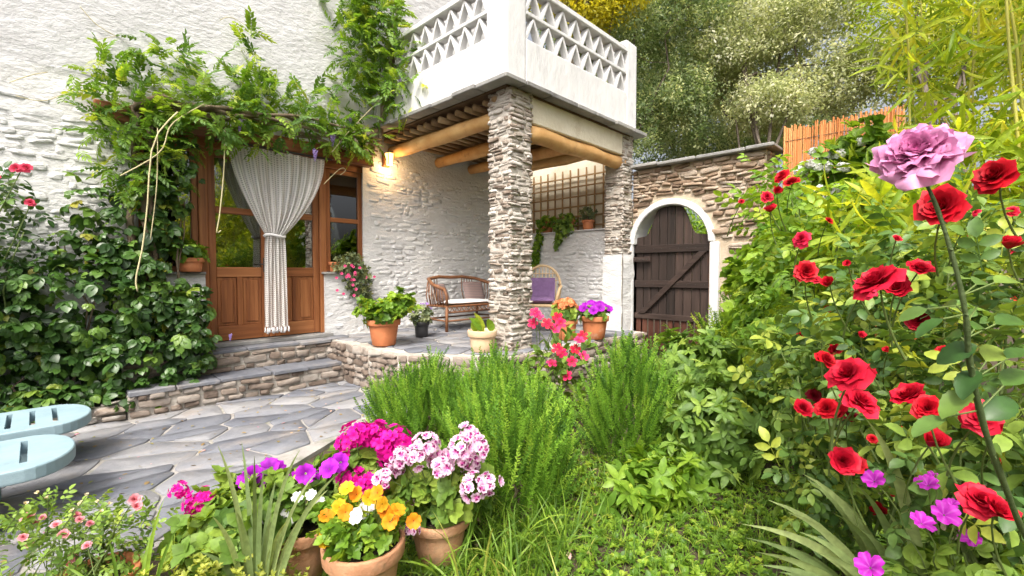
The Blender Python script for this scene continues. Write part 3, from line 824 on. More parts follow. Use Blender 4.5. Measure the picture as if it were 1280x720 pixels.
gwall = empty('gate_wall', (6.25, 2.5, 0), 'brown fieldstone wall with white arch and slate coping', 'wall')
GY, GZ, GR = 2.85, 1.72, .55      # arch centre and radius
mb = MB(); ax = lambda u, v, d: (d, u, v)
mb.prism([(GY + GR, .0), (3.42, .0), (3.42, 2.79), (GY + GR, 2.79)], ax, 6.09, 6.42)
mb.prism([(1.66, .0), (GY - GR, .0), (GY - GR, 2.79), (1.66, 2.79)], ax, 6.09, 6.42)
arc = [(GY + GR * math.cos(t), GZ + GR * math.sin(t)) for t in np.linspace(math.pi, 0, 17)]
for i in range(16):
    (a0, b0), (a1, b1) = arc[i], arc[i + 1]
    mb.prism([(a0, b0), (a1, b1), (a1, 2.79), (a0, 2.79)], ax, 6.09, 6.42)
mb.build('wall_core', M['mortar_warm'], gwall)
def gskip(a, b, v0, v1):
    y0, y1 = 3.42 - b, 3.42 - a
    cy, cz = (y0 + y1) / 2, (v0 + v1) / 2
    if v0 < GZ and y1 > GY - GR - .14 and y0 < GY + GR + .2: return True
    return math.hypot(cy - GY, max(cz - GZ, 0)) < GR + .13 and cz < 2.5
rc = courses(.0, 1.76, .2, 2.78, (.032, .085), (.10, .34), gskip, keep=.96, seed=91)
lay_stones(gwall, 'stone', rc, (6.09, 3.42, 0), (0, -1, 0), (0, 0, 1), (-1, 0, 0), (.018, .045), M['brownstone'], 200, 91, stuff='stone_infill', rot=.1)
rc = courses(0, .3, .2, 2.78, (.06, .1), (.12, .3), seed=92)
lay_stones(gwall, 'stone', rc, (6.10, 1.66, 0), (1, 0, 0), (0, 0, 1), (0, -1, 0), (.02, .05), M['brownstone'], 40, 92, stuff='stone_infill')
# white arch band and jambs
mb = MB(); n = 20; V = []; F = []
for t in np.linspace(math.pi, 0, n + 1):
    for rr_ in (GR - .02, GR + .065):
        for xx in (6.04, 6.40): V.append((xx, GY + rr_ * math.cos(t), GZ + rr_ * math.sin(t)))
for i in range(n):
    b = i * 4; c = b + 4
    F += [(b, b + 2, c + 2, c), (b + 1, c + 1, c + 3, b + 3), (b, c, c + 1, b + 1), (b + 2, b + 3, c + 3, c + 2)]
F += [(0, 1, 3, 2), (n * 4, n * 4 + 2, n * 4 + 3, n * 4 + 1)]
mb.add(V, F); mb.build('arch_band', M['paint_white'], gwall, bevel=.012)
mb = MB(); mb.box(6.03, 6.38, GY + GR + .0, GY + GR + .19, .1, GZ + .14); mb.build('jamb', M['paint_white'], gwall, bevel=.025, segs=2)
mb = MB(); mb.box(6.036, 6.38, GY - GR - .12, GY - GR, .1, GZ); mb.build('jamb', M['paint_white'], gwall, bevel=.025, segs=2)
y = 3.40; r_ = random.Random(8)
while y > 1.62:
    w = r_.uniform(.35, .6); mb = MB(); z = 2.795 + r_.uniform(-.006, .012)
    y2 = max(y - w, 1.55)
    mb.box(5.97 + r_.uniform(-.03, .03), 6.5, y2 + .006, y, z, z + .045); mb.build('coping_slab', M['slate'], gwall, bevel=.01); y = y2
    if y < 1.6: break

gate = empty('garden_gate', (6.15, GY, .2), 'dark weathered plank gate with ogee top and diagonal brace', 'gate')
g0, g1 = GY - .525, GY + .535
npl = 9; pw = (g1 - g0) / npl
def gtop(y):
    t = abs((y - GY - .02) / .525); s = np.clip((t - .30) / .40, 0, 1); s = s * s * (3 - 2 * s)
    return 2.245 - .06 * t - .36 * s
for k in range(npl):
    a, b = g0 + k * pw, g0 + (k + 1) * pw
    ys = np.linspace(a + .004, b - .004, 4)
    mb = MB(); mb.prism([(ys[0], .70), (ys[-1], .70)] + [(y, gtop(y)) for y in ys[::-1]], ax, 6.13, 6.155)
    mb.build('plank', M['gate'], gate, bevel=.004)
for z0, z1 in ((1.60, 1.71), (1.11, 1.21), (.655, .735)):
    mb = MB(); mb.box(6.095, 6.128, g0 - .005, g1 + .005, z0, z1); mb.build('rail', M['gate_rail'], gate, bevel=.006)
mb = MB(); mb.prism([(g1 - .06, .735), (g1 - .17, .735), (g0 + .02, 1.60), (g0 + .13, 1.60)], ax, 6.075, 6.094); mb.build('diagonal_brace', M['gate_rail'], gate, bevel=.006)
for k in range(11):
    a = g0 + k * (g1 - g0) / 11; mb = MB(); mb.box(6.12, 6.145, a + .012, a + (g1 - g0) / 11 - .012, .2, .654); mb.build('lower_slat', M['gate_red'], gate, bevel=.004)
mb = MB(); mb.box(6.10, 6.13, g0, g1, .22, .29); mb.build('bottom_rail', M['gate_red'], gate, bevel=.005)
mb = MB(); mb.box(6.05, 6.093, g1 - .26, g1 + .005, 1.475, 1.545); lt = mb.build('latch', M['gate_rail'], gate, bevel=.005)
for k in range(4):
    mb = MB(); mb.tube([(6.052, g1 - .04 - k * .055, 1.51), (6.042, g1 - .04 - k * .055, 1.51)], .010, 8); mb.build('stud', M['iron'], lt)
for k, z in enumerate((1.655, 1.16)):
    for y in np.linspace(g0 + .05, g1 - .05, 9):
        mb = MB(); mb.tube([(6.096, y, z), (6.091, y, z)], .006, 6); mb.build('nail', M['iron'], gate)
mb = MB(); mb.box(6.085, 6.16, g0 - .055, g0 - .006, .2, 1.74); mb.build('gate_post', M['gate_post'], gate, bevel=.006)

# reed fence beyond the gate wall
rf = empty('reed_fence', (6.4, 0, .2), 'orange reed screen fence behind the roses', 'fence')
V = []; F = []
y = 1.54; r_ = random.Random(2)
while y > .42:
    rr = r_.uniform(.007, .012); b = len(V); top = 3.06 + r_.uniform(-.05, .03); xj = 6.33 + r_.uniform(-.008, .008); lean = r_.uniform(-.01, .01)
    for z, dy in ((.15, 0), (top, lean)):
        for k in range(5):
            th = k * 2 * math.pi / 5; V.append((xj + rr * math.cos(th), y + dy + rr * math.sin(th), z))
    F += [(b + k, b + (k + 1) % 5, b + 5 + (k + 1) % 5, b + 5 + k) for k in range(5)]
    y -= rr * 1.35
tint = np.repeat(rng.random(len(V) // 10), 10)
obj_np('reed_mat', V, F, M['reed'], rf, True, tint, kind='stuff')
for z in (.6, 1.2, 1.8, 2.4, 2.9):
    mb = MB(); mb.tube([(6.318, 1.54, z), (6.318, .42, z)], .003, 5); mb.build('binding_wire', M['iron'], rf)
for y in (1.5, .45):
    mb = MB(); mb.tube([(6.40, y, .0), (6.40, y, 3.0)], .03, 8); mb.build('fence_post', M['cane'], rf)
# ------------------------------------------------------------------ plant library: templates (tip along +Y, face along +Z, unit length)
def nrm(a):
    a = np.asarray(a, float); return a / (np.linalg.norm(a, axis=-1, keepdims=True) + 1e-9)
def leaf_tpl(w=.3, seg=4, fold=.25, droop=.2, wide=.4, twist=0.0, serr=0.0):
    V = []; F = []
    for i in range(seg + 1):
        t = i / seg
        pr = (t ** (wide * 1.2)) * ((1 - t) ** .75) if 0 < t < 1 else 0
        pr = pr / ((wide * 1.2 / (wide * 1.2 + .75)) ** (wide * 1.2) * (.75 / (wide * 1.2 + .75)) ** .75)
        h = w * pr; z = -droop * t * t
        if i in (0, seg): V.append((0, t, z))
        else:
            if serr: h *= 1 + serr * (-1) ** i
            V += [(-h, t + .03, z + fold * h + twist * t), (0, t, z), (h, t + .03, z + fold * h - twist * t)]
    for i in range(seg):
        if i == 0:
            F += [(0, 2, 1), (0, 3, 2)]
        elif i == seg - 1:
            b = 1 + (i - 1) * 3; e = len(V) - 1
            F += [(b, b + 1, e), (b + 1, b + 2, e)]
        else:
            b = 1 + (i - 1) * 3; c = b + 3
            F += [(b, b + 1, c + 1), (b, c + 1, c), (b + 1, b + 2, c + 2), (b + 1, c + 2, c + 1)]
    return np.array(V, float), np.array(F)
def xform(tpl, loc=(0, 0, 0), rz=0, rx=0, ry=0, s=1):
    Mx = (Matrix.Translation(loc) @ Matrix.Rotation(rz, 4, 'Z') @ Matrix.Rotation(ry, 4, 'Y') @ Matrix.Rotation(rx, 4, 'X')).to_3x3()
    A = np.array(Mx)
    return tpl[0] * s @ A.T + np.array(loc), tpl[1]
def join_tpl(lst):
    V = []; F = []; b = 0
    for v, f in lst:
        V.append(v); F.append(f + b); b += len(v)
    return np.concatenate(V), np.concatenate(F)
def stick(p0, p1, r0, r1=None, n=3):
    mb = MB(); mb.tube([p0, p1], [r0, r1 or r0], n, cap=False)
    return np.array(mb.V), np.array([(a, b, c) for a, b, c, d in mb.F] + [(a, c, d) for a, b, c, d in mb.F])
def pinnate(pairs, w, seed, ll=.3, droop=.35):
    r = random.Random(seed); L_ = []
    lf = leaf_tpl(w, 3, .2, .25)
    zc = lambda t: -droop * t * t
    for k in range(pairs):
        t = .18 + .78 * k / pairs
        for s in (-1, 1):
            L_.append(xform(lf, (0, t, zc(t)), rz=-s * R(62 - 22 * t + r.uniform(-9, 9)), rx=R(r.uniform(-28, -2)), s=ll * (.75 + .45 * math.sin(math.pi * (t * .9 + .1))) * r.uniform(.85, 1.1)))
    L_.append(xform(lf, (0, .95, zc(.95)), rx=R(-25), s=ll))
    for k in range(3):
        t0, t1 = k / 3, (k + 1) / 3
        L_.append(stick((0, t0, zc(t0)), (0, t1, zc(t1)), .010))
    return join_tpl(L_)
def palmate(seed, n=5):
    r = random.Random(seed); L_ = []
    lf = leaf_tpl(.33, 4, .22, .3, .55)
    for k in range(n):
        a = (k - (n - 1) / 2) * R(46) + R(r.uniform(-6, 6)); L_.append(xform(lf, (0, 0, 0), rz=-a, rx=R(r.uniform(-28, -8)), s=(.62 if k in (0, n - 1) else .8 if k != n // 2 else .9) * r.uniform(.9, 1.08)))
    L_.append(stick((0, -.3, .03), (0, 0, 0), .012))
    return join_tpl(L_)
def roseleaf(seed, n=2, seg=4):
    r = random.Random(seed); L_ = []
    lf = leaf_tpl(.29, seg, .30, .25, .5)
    for k in range(n):
        t = .28 + .34 * k
        for s in (-1, 1):
            L_.append(xform(lf, (0, t, -.05 * t), rz=-s * R(68 + r.uniform(-8, 8)), rx=R(r.uniform(-20, 2)), s=.40 + .06 * k))
    L_.append(xform(lf, (0, .30 + .34 * n - .2, -.05), rx=R(-12), s=.52))
    L_.append(stick((0, 0, 0), (0, .30 + .34 * n - .2, -.05), .012))
    return join_tpl(L_)
def rosette(seed, n=7, w=.22, tilt=(15, 60), ls=(.5, 1.0), seg=3):
    r = random.Random(seed); L_ = []
    lf = leaf_tpl(w, seg, .25, .25, .5)
    for k in range(n):
        L_.append(xform(lf, (0, 0, 0), rz=k * 2.4 + r.uniform(-.3, .3), rx=R(r.uniform(*tilt)), s=r.uniform(*ls)))
    V, F = join_tpl(L_)
    return V[:, [0, 2, 1]] * np.array([1, 1, -1]), F           # axis along +Y
def sprig(seed, n=46, nl=.13, taper=True):
    """rosemary shoot along +Y"""
    r = random.Random(seed); L_ = []; bend = r.uniform(-.22, .22); V = []; F = []
    ax = lambda t: np.array([bend * t * t, t, .06 * math.sin(3 * t)])
    for k in range(n):
        t = .06 + .94 * k / n; a = k * 2.4 + r.uniform(-.4, .4)
        e = R(r.uniform(38, 62)) if t < .9 else R(r.uniform(10, 35))
        d = np.array([math.cos(a) * math.sin(e), math.cos(e), math.sin(a) * math.sin(e)])
        l = nl * r.uniform(.75, 1.1) * (1 - .35 * t)
        p = ax(t); side = nrm(np.cross(d, [math.cos(a + 1.3), 0.2, math.sin(a + 1.3)])) * .015
        b = len(V); q = p + d * l
        V += [p - side * .6, p + side * .6, p + d * l * .6 + side, p + d * l * .6 - side, q]
        F += [(b, b + 1, b + 2), (b, b + 2, b + 3), (b + 3, b + 2, b + 4)]
    L_.append((np.array(V), np.array(F)))
    for k in range(3): L_.append(stick(ax(k / 3), ax((k + 1) / 3), .011 * (1 - .25 * k)))
    return join_tpl(L_)
def clump(seed, n=14, w=.2, ll=.42, rad=.55, seg=2):
    r = np.random.default_rng(seed); L_ = []
    lf = leaf_tpl(w, max(seg, 2), .2, .15, .5)
    for k in range(n):
        d = nrm(r.normal(0, 1, 3)); p = d * rad * r.uniform(.2, 1) ** .6
        mt = Vector(d + r.normal(0, .5, 3)).to_track_quat('Y', 'Z').to_matrix()
        V = lf[0] * ll * r.uniform(.7, 1.2) @ np.array(mt).T + p
        L_.append((V, lf[1]))
    return join_tpl(L_)
def blade_tpl(w, seg=5, bend=.5, fold=.3):
    V = []; F = []
    th = 0; p = np.array([0., 0.]); 
    for i in range(seg + 1):
        t = i / seg; h = w * (1 - t ** 2.2) * (.7 + .3 * min(1, t * 4)) + .0005
        th = bend * t ** 1.6
        if i: p = p + np.array([math.cos(th), -math.sin(th)]) / seg
        V += [(-h, p[0], p[1] + fold * h), (0, p[0], p[1]), (h, p[0], p[1] + fold * h)]
    for i in range(seg):
        b = i * 3; c = b + 3
        F += [(b, b + 1, c + 1), (b, c + 1, c), (b + 1, b + 2, c + 2), (b + 1, c + 2, c + 1)]
    return np.array(V, float), np.array(F)

def frames(pos, y, n, s):
    y = nrm(y); n = np.asarray(n, float)
    x = nrm(np.cross(y, n)); z = np.cross(x, y)
    s = np.broadcast_to(np.asarray(s, float), (len(pos),))
    m = np.zeros((len(pos), 4, 4)); m[:, 3, 3] = 1
    m[:, :3, 0] = x * s[:, None]; m[:, :3, 1] = y * s[:, None]; m[:, :3, 2] = z * s[:, None]; m[:, :3, 3] = pos
    return m
def blob_points(blobs, n, inner=.55, seed=1, squash_bottom=True):
    """points near the skin of ellipsoids (c, (rx,ry,rz)), with lumpy radius; returns positions and outward directions"""
    r = np.random.default_rng(seed)
    vol = np.array([b[1][0] * b[1][1] + b[1][1] * b[1][2] + b[1][0] * b[1][2] for b in blobs]); cnt = r.multinomial(n, vol / vol.sum())
    P, D = [], []
    for (c, rad), k in zip(blobs, cnt):
        d = nrm(r.normal(0, 1, (k, 3)))
        lump = 1 + .28 * np.sin(d[:, 0] * 5 + c[0] * 9) * np.sin(d[:, 1] * 5.3 + c[1] * 7) + .18 * np.sin(d[:, 2] * 8 + c[2] * 5 + d[:, 0] * 4)
        rr = (inner + (1 - inner) * r.random(k) ** .6) * lump
        P.append(np.array(c) + d * rr[:, None] * np.array(rad)); D.append(nrm(d / np.array(rad)))
    return np.concatenate(P), np.concatenate(D)
def foliage(parent, name, stuff, tpls, mat, key, P, D, size, limit, seed=1, up=.5, out=.8, jit=.6, droop=0.0, smooth=False, nup=.9):
    r = np.random.default_rng(seed); n = len(P)
    y = D * out + r.normal(0, jit, (n, 3)) + np.array([0, 0, up - droop])
    nn = D * .5 + np.array([0, 0, nup]) + r.normal(0, .35, (n, 3))
    s = r.uniform(size[0], size[1], n)
    place_pieces(parent, name, stuff, tpls, r.integers(0, len(tpls), n), frames(P, y, nn, s), mat, limit, key, smooth)
def curve(p0, p1, sag=(0, 0, 0), n=7, jit=0.0, seed=0):
    r = np.random.default_rng(seed); p0, p1, sag = map(lambda a: np.asarray(a, float), (p0, p1, sag))
    t = np.linspace(0, 1, n)[:, None]
    P = p0 + (p1 - p0) * t + sag * (4 * t * (1 - t))
    P[1:-1] += r.normal(0, jit, (n - 2, 3)) if jit else 0
    return P
def stems(parent, name, base, tips, r0, r1, mat, seed=1, jit=.02, spread=.04, n=6, bow=.0):
    """each stem a mesh of its own"""
    r = np.random.default_rng(seed)
    for i, t in enumerate(tips):
        b = np.asarray(base, float) + np.append(r.normal(0, spread, 2), 0)
        t = np.asarray(t, float)
        mid = np.array([(t[0] - b[0]) * -.15, (t[1] - b[1]) * -.15, .0]) + np.array([0, 0, bow])
        mb = MB(); P = curve(b, t, mid, n, jit, seed + i); mb.tube(P, np.linspace(r0, r1, n), 6); mb.build(name, mat, parent, smooth=True)

# ------------------------------------------------------------------ flowers (face along +Z), with pigment
def petal(l, w, a0, a1, phi, r0, cup, col0, col1, nu=5, nv=5, ruffle=0.0, wide=.55, seed=0, mark=None, notch=0.0, z0=0.0):
    r = random.Random(seed); ph = r.uniform(0, 6)
    V = []; C = []; F = []
    rad, up = r0, z0
    for j in range(nv):
        v = j / (nv - 1); a = a0 + a1 * v * v
        if j: rad += math.sin(a) * l / (nv - 1); up += math.cos(a) * l / (nv - 1)
        pw = (max(v, .02) ** wide) * (1 - max(0, v - .62) ** 2 * 3.2 * .9)
        for i in range(nu):
            u = -1 + 2 * i / (nu - 1)
            x = u * w * pw
            k = -cup * u * u * w * pw + ruffle * math.sin(u * 4 + v * 3 + ph) * v * w
            vv = notch * (1 - abs(u)) * (j == nv - 1) * l
            rr = rad + k * math.cos(a) - vv * math.sin(a); zz = up - k * math.sin(a) - vv * math.cos(a)
            V.append((rr * math.cos(phi) - x * math.sin(phi), rr * math.sin(phi) + x * math.cos(phi), zz))
            c = np.array(col0) * (1 - v) + np.array(col1) * v
            if mark is not None: c = mark(u, v, c)
            C.append(c)
    for j in range(nv - 1):
        for i in range(nu - 1):
            a_, b_, c_, d_ = j * nu + i, j * nu + i + 1, (j + 1) * nu + i + 1, (j + 1) * nu + i
            F += [(a_, b_, c_), (a_, c_, d_)]
    return np.array(V), np.array(F), np.array(C)
def join_col(lst):
    V = []; F = []; C = []; b = 0
    for v, f, c in lst:
        V.append(v); F.append(f + b); C.append(c); b += len(v)
    return np.concatenate(V), np.concatenate(F), np.concatenate(C)
def rose_petals(seed, n, l, col_in, col_out, open_=1.0, nu=5, nv=5, ruffle=.08):
    r = random.Random(seed); out = []
    for k in range(n):
        t = k / (n - 1)
        a0 = R(2 + 62 * t ** 1.1 * open_); a1 = R(10 + 58 * t * open_)
        ll = l * (.55 + .5 * t) * r.uniform(.9, 1.1)
        cc = np.array(col_in) * (1 - t) + np.array(col_out) * t; cc = cc * r.uniform(.88, 1.1)
        out.append(petal(ll, ll * (.44 + .28 * t), a0, a1, k * 2.4 + r.uniform(-.2, .2), l * (.03 + .09 * t), .35 - .2 * t, cc * .85, np.minimum(cc * 1.08, 1), nu, nv, ruffle * (.5 + t), .5, seed * 50 + k, z0=l * .12 * (1 - t)))
    return out
def rose_tpl(seed, n, l, ci, co, open_=1.0, nu=4, nv=4):
    return join_col(rose_petals(seed, n, l, ci, co, open_, nu, nv))
def floret(seed, n, l, w, c0, c1, flat=(62, 25), mark=None, nu=3, nv=4, eye=None, notch=0.0, r0=.06):
    r = random.Random(seed); out = []
    for k in range(n):
        mk = mark if (mark is None or not isinstance(mark, dict)) else mark.get(k)
        out.append(petal(l * r.uniform(.92, 1.06), w, R(flat[0] + r.uniform(-6, 6)), R(flat[1]), 2 * math.pi * k / n + r.uniform(-.1, .1), l * r0, .12, c0, c1, nu, nv, .10, .55, seed * 9 + k, mk, notch))
    if eye is not None:
        V = [(0, 0, l * .12)] + [(l * .09 * math.cos(a), l * .09 * math.sin(a), l * .05) for a in np.linspace(0, 2 * math.pi, 6)[:-1]]
        out.append((np.array(V), np.array([(0, 1 + k, 1 + (k + 1) % 5) for k in range(5)]), np.tile(eye, (6, 1))))
    return join_col(out)
def head(seed, fl, n, rad, s, dome=1.0, squash=.75, loose=.22):
    """rounded cluster of florets on a dome facing +Z"""
    r = np.random.default_rng(seed); out = []
    for k in range(n):
        t = (k + .5) / n; ct = 1 - t * dome; st = math.sqrt(max(0, 1 - ct * ct)); ph = k * 2.399
        d = np.array([st * math.cos(ph), st * math.sin(ph), ct]) + r.normal(0, .12, 3); d = nrm(d)
        q = np.array(Vector(d).to_track_quat('Z', 'Y').to_matrix()); f = fl[k % len(fl)]
        an = r.uniform(0, 6.28); c, s_ = math.cos(an), math.sin(an); rz = np.array([[c, -s_, 0], [s_, c, 0], [0, 0, 1]])
        V = f[0] * s * r.uniform(.88, 1.1) @ rz.T @ q.T + d * np.array([1, 1, squash]) * rad * r.uniform(1 - loose, 1 + loose)
        out.append((V, f[1], f[2] * r.uniform(.9, 1.08)))
    return join_col(out)
PETAL = petalmat('petal')
PETAL_RED = petalmat('red_petal', trans=.22, rough=.5, var=.2)
def bloom(parent, name, tpl, pos, face, s, mat=None, key=None, spin=0.0, label=None):
    """one flower as its own part, looking along face"""
    k = ('bloom', key) if key else None
    if k and k in _tpl_mesh: me = _tpl_mesh[k]
    else:
        me = mesh_np(name, tpl[0], tpl[1], mat or PETAL, True, col=tpl[2])
        if k: _tpl_mesh[k] = me
    o = bpy.data.objects.new(name, me)
    q = Vector(nrm(face)).to_track_quat('Z', 'Y').to_matrix().to_4x4()
    Mx = Matrix.Translation(Vector(pos)) @ q @ Matrix.Rotation(spin, 4, 'Z') @ Matrix.Scale(s, 4)
    link(o, parent, Mx)
    if label: o['label'] = label
    return o
TOCAM = lambda p: nrm(EYE - np.asarray(p))

# ------------------------------------------------------------------ pots
def pot(parent, c, rt, rb, h, mat, rim=.22, lip=.012, soil=True, wob=0.0):
    """a flower pot standing at c (base centre): body, rim, soil as parts"""
    hb = h * (1 - rim)
    mb = MB(); r1 = rb + (rt - lip - rb) * (hb / h)
    mb.lathe([(0, 0.001), (rb * .92, 0), (rb, .008), ((rb + r1) / 2, hb * .5), (r1, hb)], c, 28)
    p = mb.build('pot', mat, parent, smooth=True)
    mb = MB(); mb.lathe([(r1 - .002, hb - .004), (rt - .003, hb), (rt, hb + .006), (rt + .003, h - .008), (rt, h - .001), (rt - .008, h), (rt - .018, h - .004), (rt - .024, h - .05)], c, 28)
    mb.build('rim', mat, p, smooth=True)
    if soil:
        mb = MB(); mb.lathe([(rt - .02, h - .035), (rt * .5, h - .022), (0.001, h - .02)], c, 16); mb.build('soil', M['potsoil'], parent, smooth=True)
    return p

# leaf materials: (tint stops)
G = {}
G['creeper'] = leafmat('creeper_leaf', [(0, (.016, .045, .012)), (.45, (.034, .085, .018)), (.8, (.055, .125, .024)), (.95, (.10, .18, .03)), (1, (.20, .20, .03))], .38, .25, .5)
G['wisteria'] = leafmat('wisteria_leaf', [(0, (.040, .10, .014)), (.5, (.085, .175, .024)), (.85, (.145, .25, .035)), (1, (.24, .31, .055))], .5, .4)
G['rosemary'] = leafmat('rosemary_needle', [(0, (.028, .08, .012)), (.35, (.075, .175, .02)), (.8, (.135, .275, .03)), (1, (.21, .34, .045))], .5, .3)
G['shrub'] = leafmat('soft_shrub_leaf', [(0, (.055, .115, .022)), (.5, (.10, .185, .034)), (.9, (.15, .25, .045)), (1, (.21, .30, .055))], .5, .3)
G['hedge'] = leafmat('bright_hedge_leaf', [(0, (.05, .12, .014)), (.5, (.11, .21, .024)), (.9, (.18, .29, .035)), (1, (.28, .36, .05))], .45, .4)
G['rose'] = leafmat('rose_leaf', [(0, (.035, .085, .022)), (.4, (.075, .145, .034)), (.75, (.14, .22, .04)), (1, (.25, .31, .05))], .45, .28, .4)
G['rose_dark'] = leafmat('dark_rose_leaf', [(0, (.020, .058, .014)), (.6, (.040, .095, .020)), (1, (.085, .15, .03))], .42, .22, .4)
G['olive'] = leafmat('oak_leaf', [(0, (.055, .095, .036)), (.4, (.12, .17, .08)), (.8, (.22, .27, .15)), (1, (.36, .37, .17))], .55, .45, tcol=(1.4, 1.4, .9), gain=(2.0, 1.85, 1.8))
G['pale'] = leafmat('pale_tree_leaf', [(0, (.16, .20, .09)), (.5, (.30, .34, .18)), (.8, (.42, .44, .27)), (1, (.56, .54, .36))], .55, .45, tcol=(1.3, 1.3, .9), gain=(1.5, 1.42, 1.4))
G['yellow'] = leafmat('yellow_tree_leaf', [(0, (.26, .27, .02)), (.5, (.44, .44, .035)), (1, (.58, .52, .06))], .5, .5, tcol=(1.5, 1.3, .6), gain=(1.12, 1.10, 1.0))
G['bamboo'] = leafmat('bamboo_leaf', [(0, (.15, .25, .02)), (.5, (.29, .39, .035)), (.9, (.44, .50, .06)), (1, (.56, .54, .09))], .45, .5, tcol=(1.6, 1.4, .6), gain=(1.12, 1.10, 1.0))
G['iris'] = leafmat('iris_blade', [(0, (.085, .135, .055)), (.5, (.14, .20, .085)), (1, (.22, .29, .13))], .42, .25, .45)
G['grass'] = leafmat('grass_blade', [(0, (.045, .10, .014)), (.5, (.085, .17, .02)), (.9, (.15, .25, .03)), (1, (.26, .28, .07))], .5, .35)
G['lime'] = leafmat('lime_sedum_leaf', [(0, (.16, .21, .03)), (.6, (.28, .32, .055)), (1, (.40, .42, .09))], .5, .35, gain=(1.12, 1.10, 1.0))
G['geranium'] = leafmat('geranium_leaf', [(0, (.045, .10, .018)), (.5, (.10, .18, .028)), (1, (.19, .28, .045))], .55, .3)
G['grey'] = leafmat('grey_green_leaf', [(0, (.055, .085, .05)), (.5, (.11, .15, .085)), (1, (.18, .22, .12))], .5, .3)

LT = {}
LT['simple'] = [leaf_tpl(.30, 4, .25, d, .5) for d in (.1, .25, .4)]
LT['round'] = [leaf_tpl(.45, 4, .15, d, .45) for d in (.05, .2)]
LT['lance'] = [leaf_tpl(.15, 4, .25, d, .5, tw) for d, tw in ((.15, .02), (.35, -.03), (.55, .03))]
LT['palm'] = [palmate(i) for i in range(6)]
LT['pinn'] = [pinnate(6, .20, i, .30, dr) for i, dr in enumerate((.2, .35, .5, .65))]
LT['rose'] = [roseleaf(i) for i in range(5)]
LT['rose_fine'] = [roseleaf(20 + i, 2, 6) for i in range(4)]
LT['rosette'] = [rosette(i) for i in range(6)]
LT['rosette_round'] = [rosette(30 + i, 9, .38, (0, 55), (.45, .9)) for i in range(6)]
LT['whorl'] = [rosette(60 + i, 6, .20, (-10, 30), (.7, 1.0), 4) for i in range(6)]
LT['sprig'] = [sprig(i) for i in range(8)]
LT['clump'] = [clump(i) for i in range(6)]
LT['clump_small'] = [clump(20 + i, 22, .24, .26, .6, 2) for i in range(6)]
LT['bamboo'] = [rosette(90 + i, 4, .065, (25, 78), (.6, 1.1), 4) for i in range(6)]
LT['blade'] = [blade_tpl(.03, 4, b, .2) for b in (.3, .8, 1.3, 1.8)]
# ------------------------------------------------------------------ lace curtain at the door
cur = empty('lace_curtain', (2.0, 5.84, 2.72), 'white crochet curtain tied in the middle of the glazed door', 'curtain')
lm = bpy.data.materials.new('crochet_lace'); nt, N, L, B = nodes_of(lm)
B.inputs['Base Color'].default_value = (.86, .85, .83, 1); B.inputs['Roughness'].default_value = .95
tc = N.new('ShaderNodeAttribute'); tc.attribute_name = 'pigment'
sx = N.new('ShaderNodeSeparateXYZ'); L.new(tc.outputs['Vector'], sx.inputs[0])
def sinw(sock, f):
    a = N.new('ShaderNodeMath'); a.operation = 'MULTIPLY'; L.new(sock, a.inputs[0]); a.inputs[1].default_value = f
    b = N.new('ShaderNodeMath'); b.operation = 'SINE'; L.new(a.outputs[0], b.inputs[0])
    c = N.new('ShaderNodeMath'); c.operation = 'ABSOLUTE'; L.new(b.outputs[0], c.inputs[0]); return c.outputs[0]
w1, w2 = sinw(sx.outputs[0], 30 * math.pi), sinw(sx.outputs[1], 40 * math.pi)
mm = N.new('ShaderNodeMath'); mm.operation = 'MINIMUM'; L.new(w1, mm.inputs[0]); L.new(w2, mm.inputs[1])
st = N.new('ShaderNodeMapRange'); st.inputs[1].default_value = .66; st.inputs[2].default_value = .82; st.inputs[4].default_value = .65
L.new(mm.outputs[0], st.inputs[0])
tl_ = N.new('ShaderNodeBsdfTranslucent'); tl_.inputs[0].default_value = (.85, .83, .80, 1)
mt = N.new('ShaderNodeMixShader'); mt.inputs[0].default_value = .40; L.new(B.outputs[0], mt.inputs[1]); L.new(tl_.outputs[0], mt.inputs[2])
tp = N.new('ShaderNodeBsdfTransparent'); mx = N.new('ShaderNodeMixShader')
L.new(st.outputs[0], mx.inputs[0]); L.new(mt.outputs[0], mx.inputs[1]); L.new(tp.outputs[0], mx.inputs[2]); L.new(mx.outputs[0], N['Material Output'].inputs[0])
M['lace'] = lm
def curtain_part(name, rows, xl, xr, zf, amp, pleats, y0, nx=90):
    V = []; C = []
    for j in range(rows):
        t = j / (rows - 1)
        for i in range(nx + 1):
            s = i / nx
            a, b = xl(t), xr(t)
            x = a + (b - a) * s
            z = zf(t, s)
            y = y0 + amp(t) * math.sin(s * pleats * 2 * math.pi + .6 * math.sin(5 * s)) + .012 * math.sin(17 * s + 4 * t)
            V.append((x, y, z)); C.append((s, t * 1.2, 0))
    F = [(j * (nx + 1) + i, j * (nx + 1) + i + 1, (j + 1) * (nx + 1) + i + 1, (j + 1) * (nx + 1) + i) for j in range(rows - 1) for i in range(nx)]
    return obj_np(name, V, F, M['lace'], cur, True, col=np.array(C))
GX_, GZ_ = 1.995, 1.76
def side(x0, x1, t, p): return x0 + (x1 - x0) * (t ** p)
curtain_part('upper_drape', 40, lambda t: side(1.52, GX_ - .10, t, 1.55), lambda t: side(2.60, GX_ + .10, t, 1.9), lambda t, s: 2.76 - (2.76 - GZ_) * (t + .10 * t * (1 - t) * 4 * (1 - abs(2 * s - 1))) , lambda t: .013 + .017 * t, 11, 5.86)
curtain_part('lower_drape', 30, lambda t: GX_ - .10 - .03 * t ** .5, lambda t: GX_ + .10 + .035 * t ** .5, lambda t, s: GZ_ - (GZ_ - .66) * t + .02 * math.sin(s * 20) * t, lambda t: .026, 6, 5.86, 60)
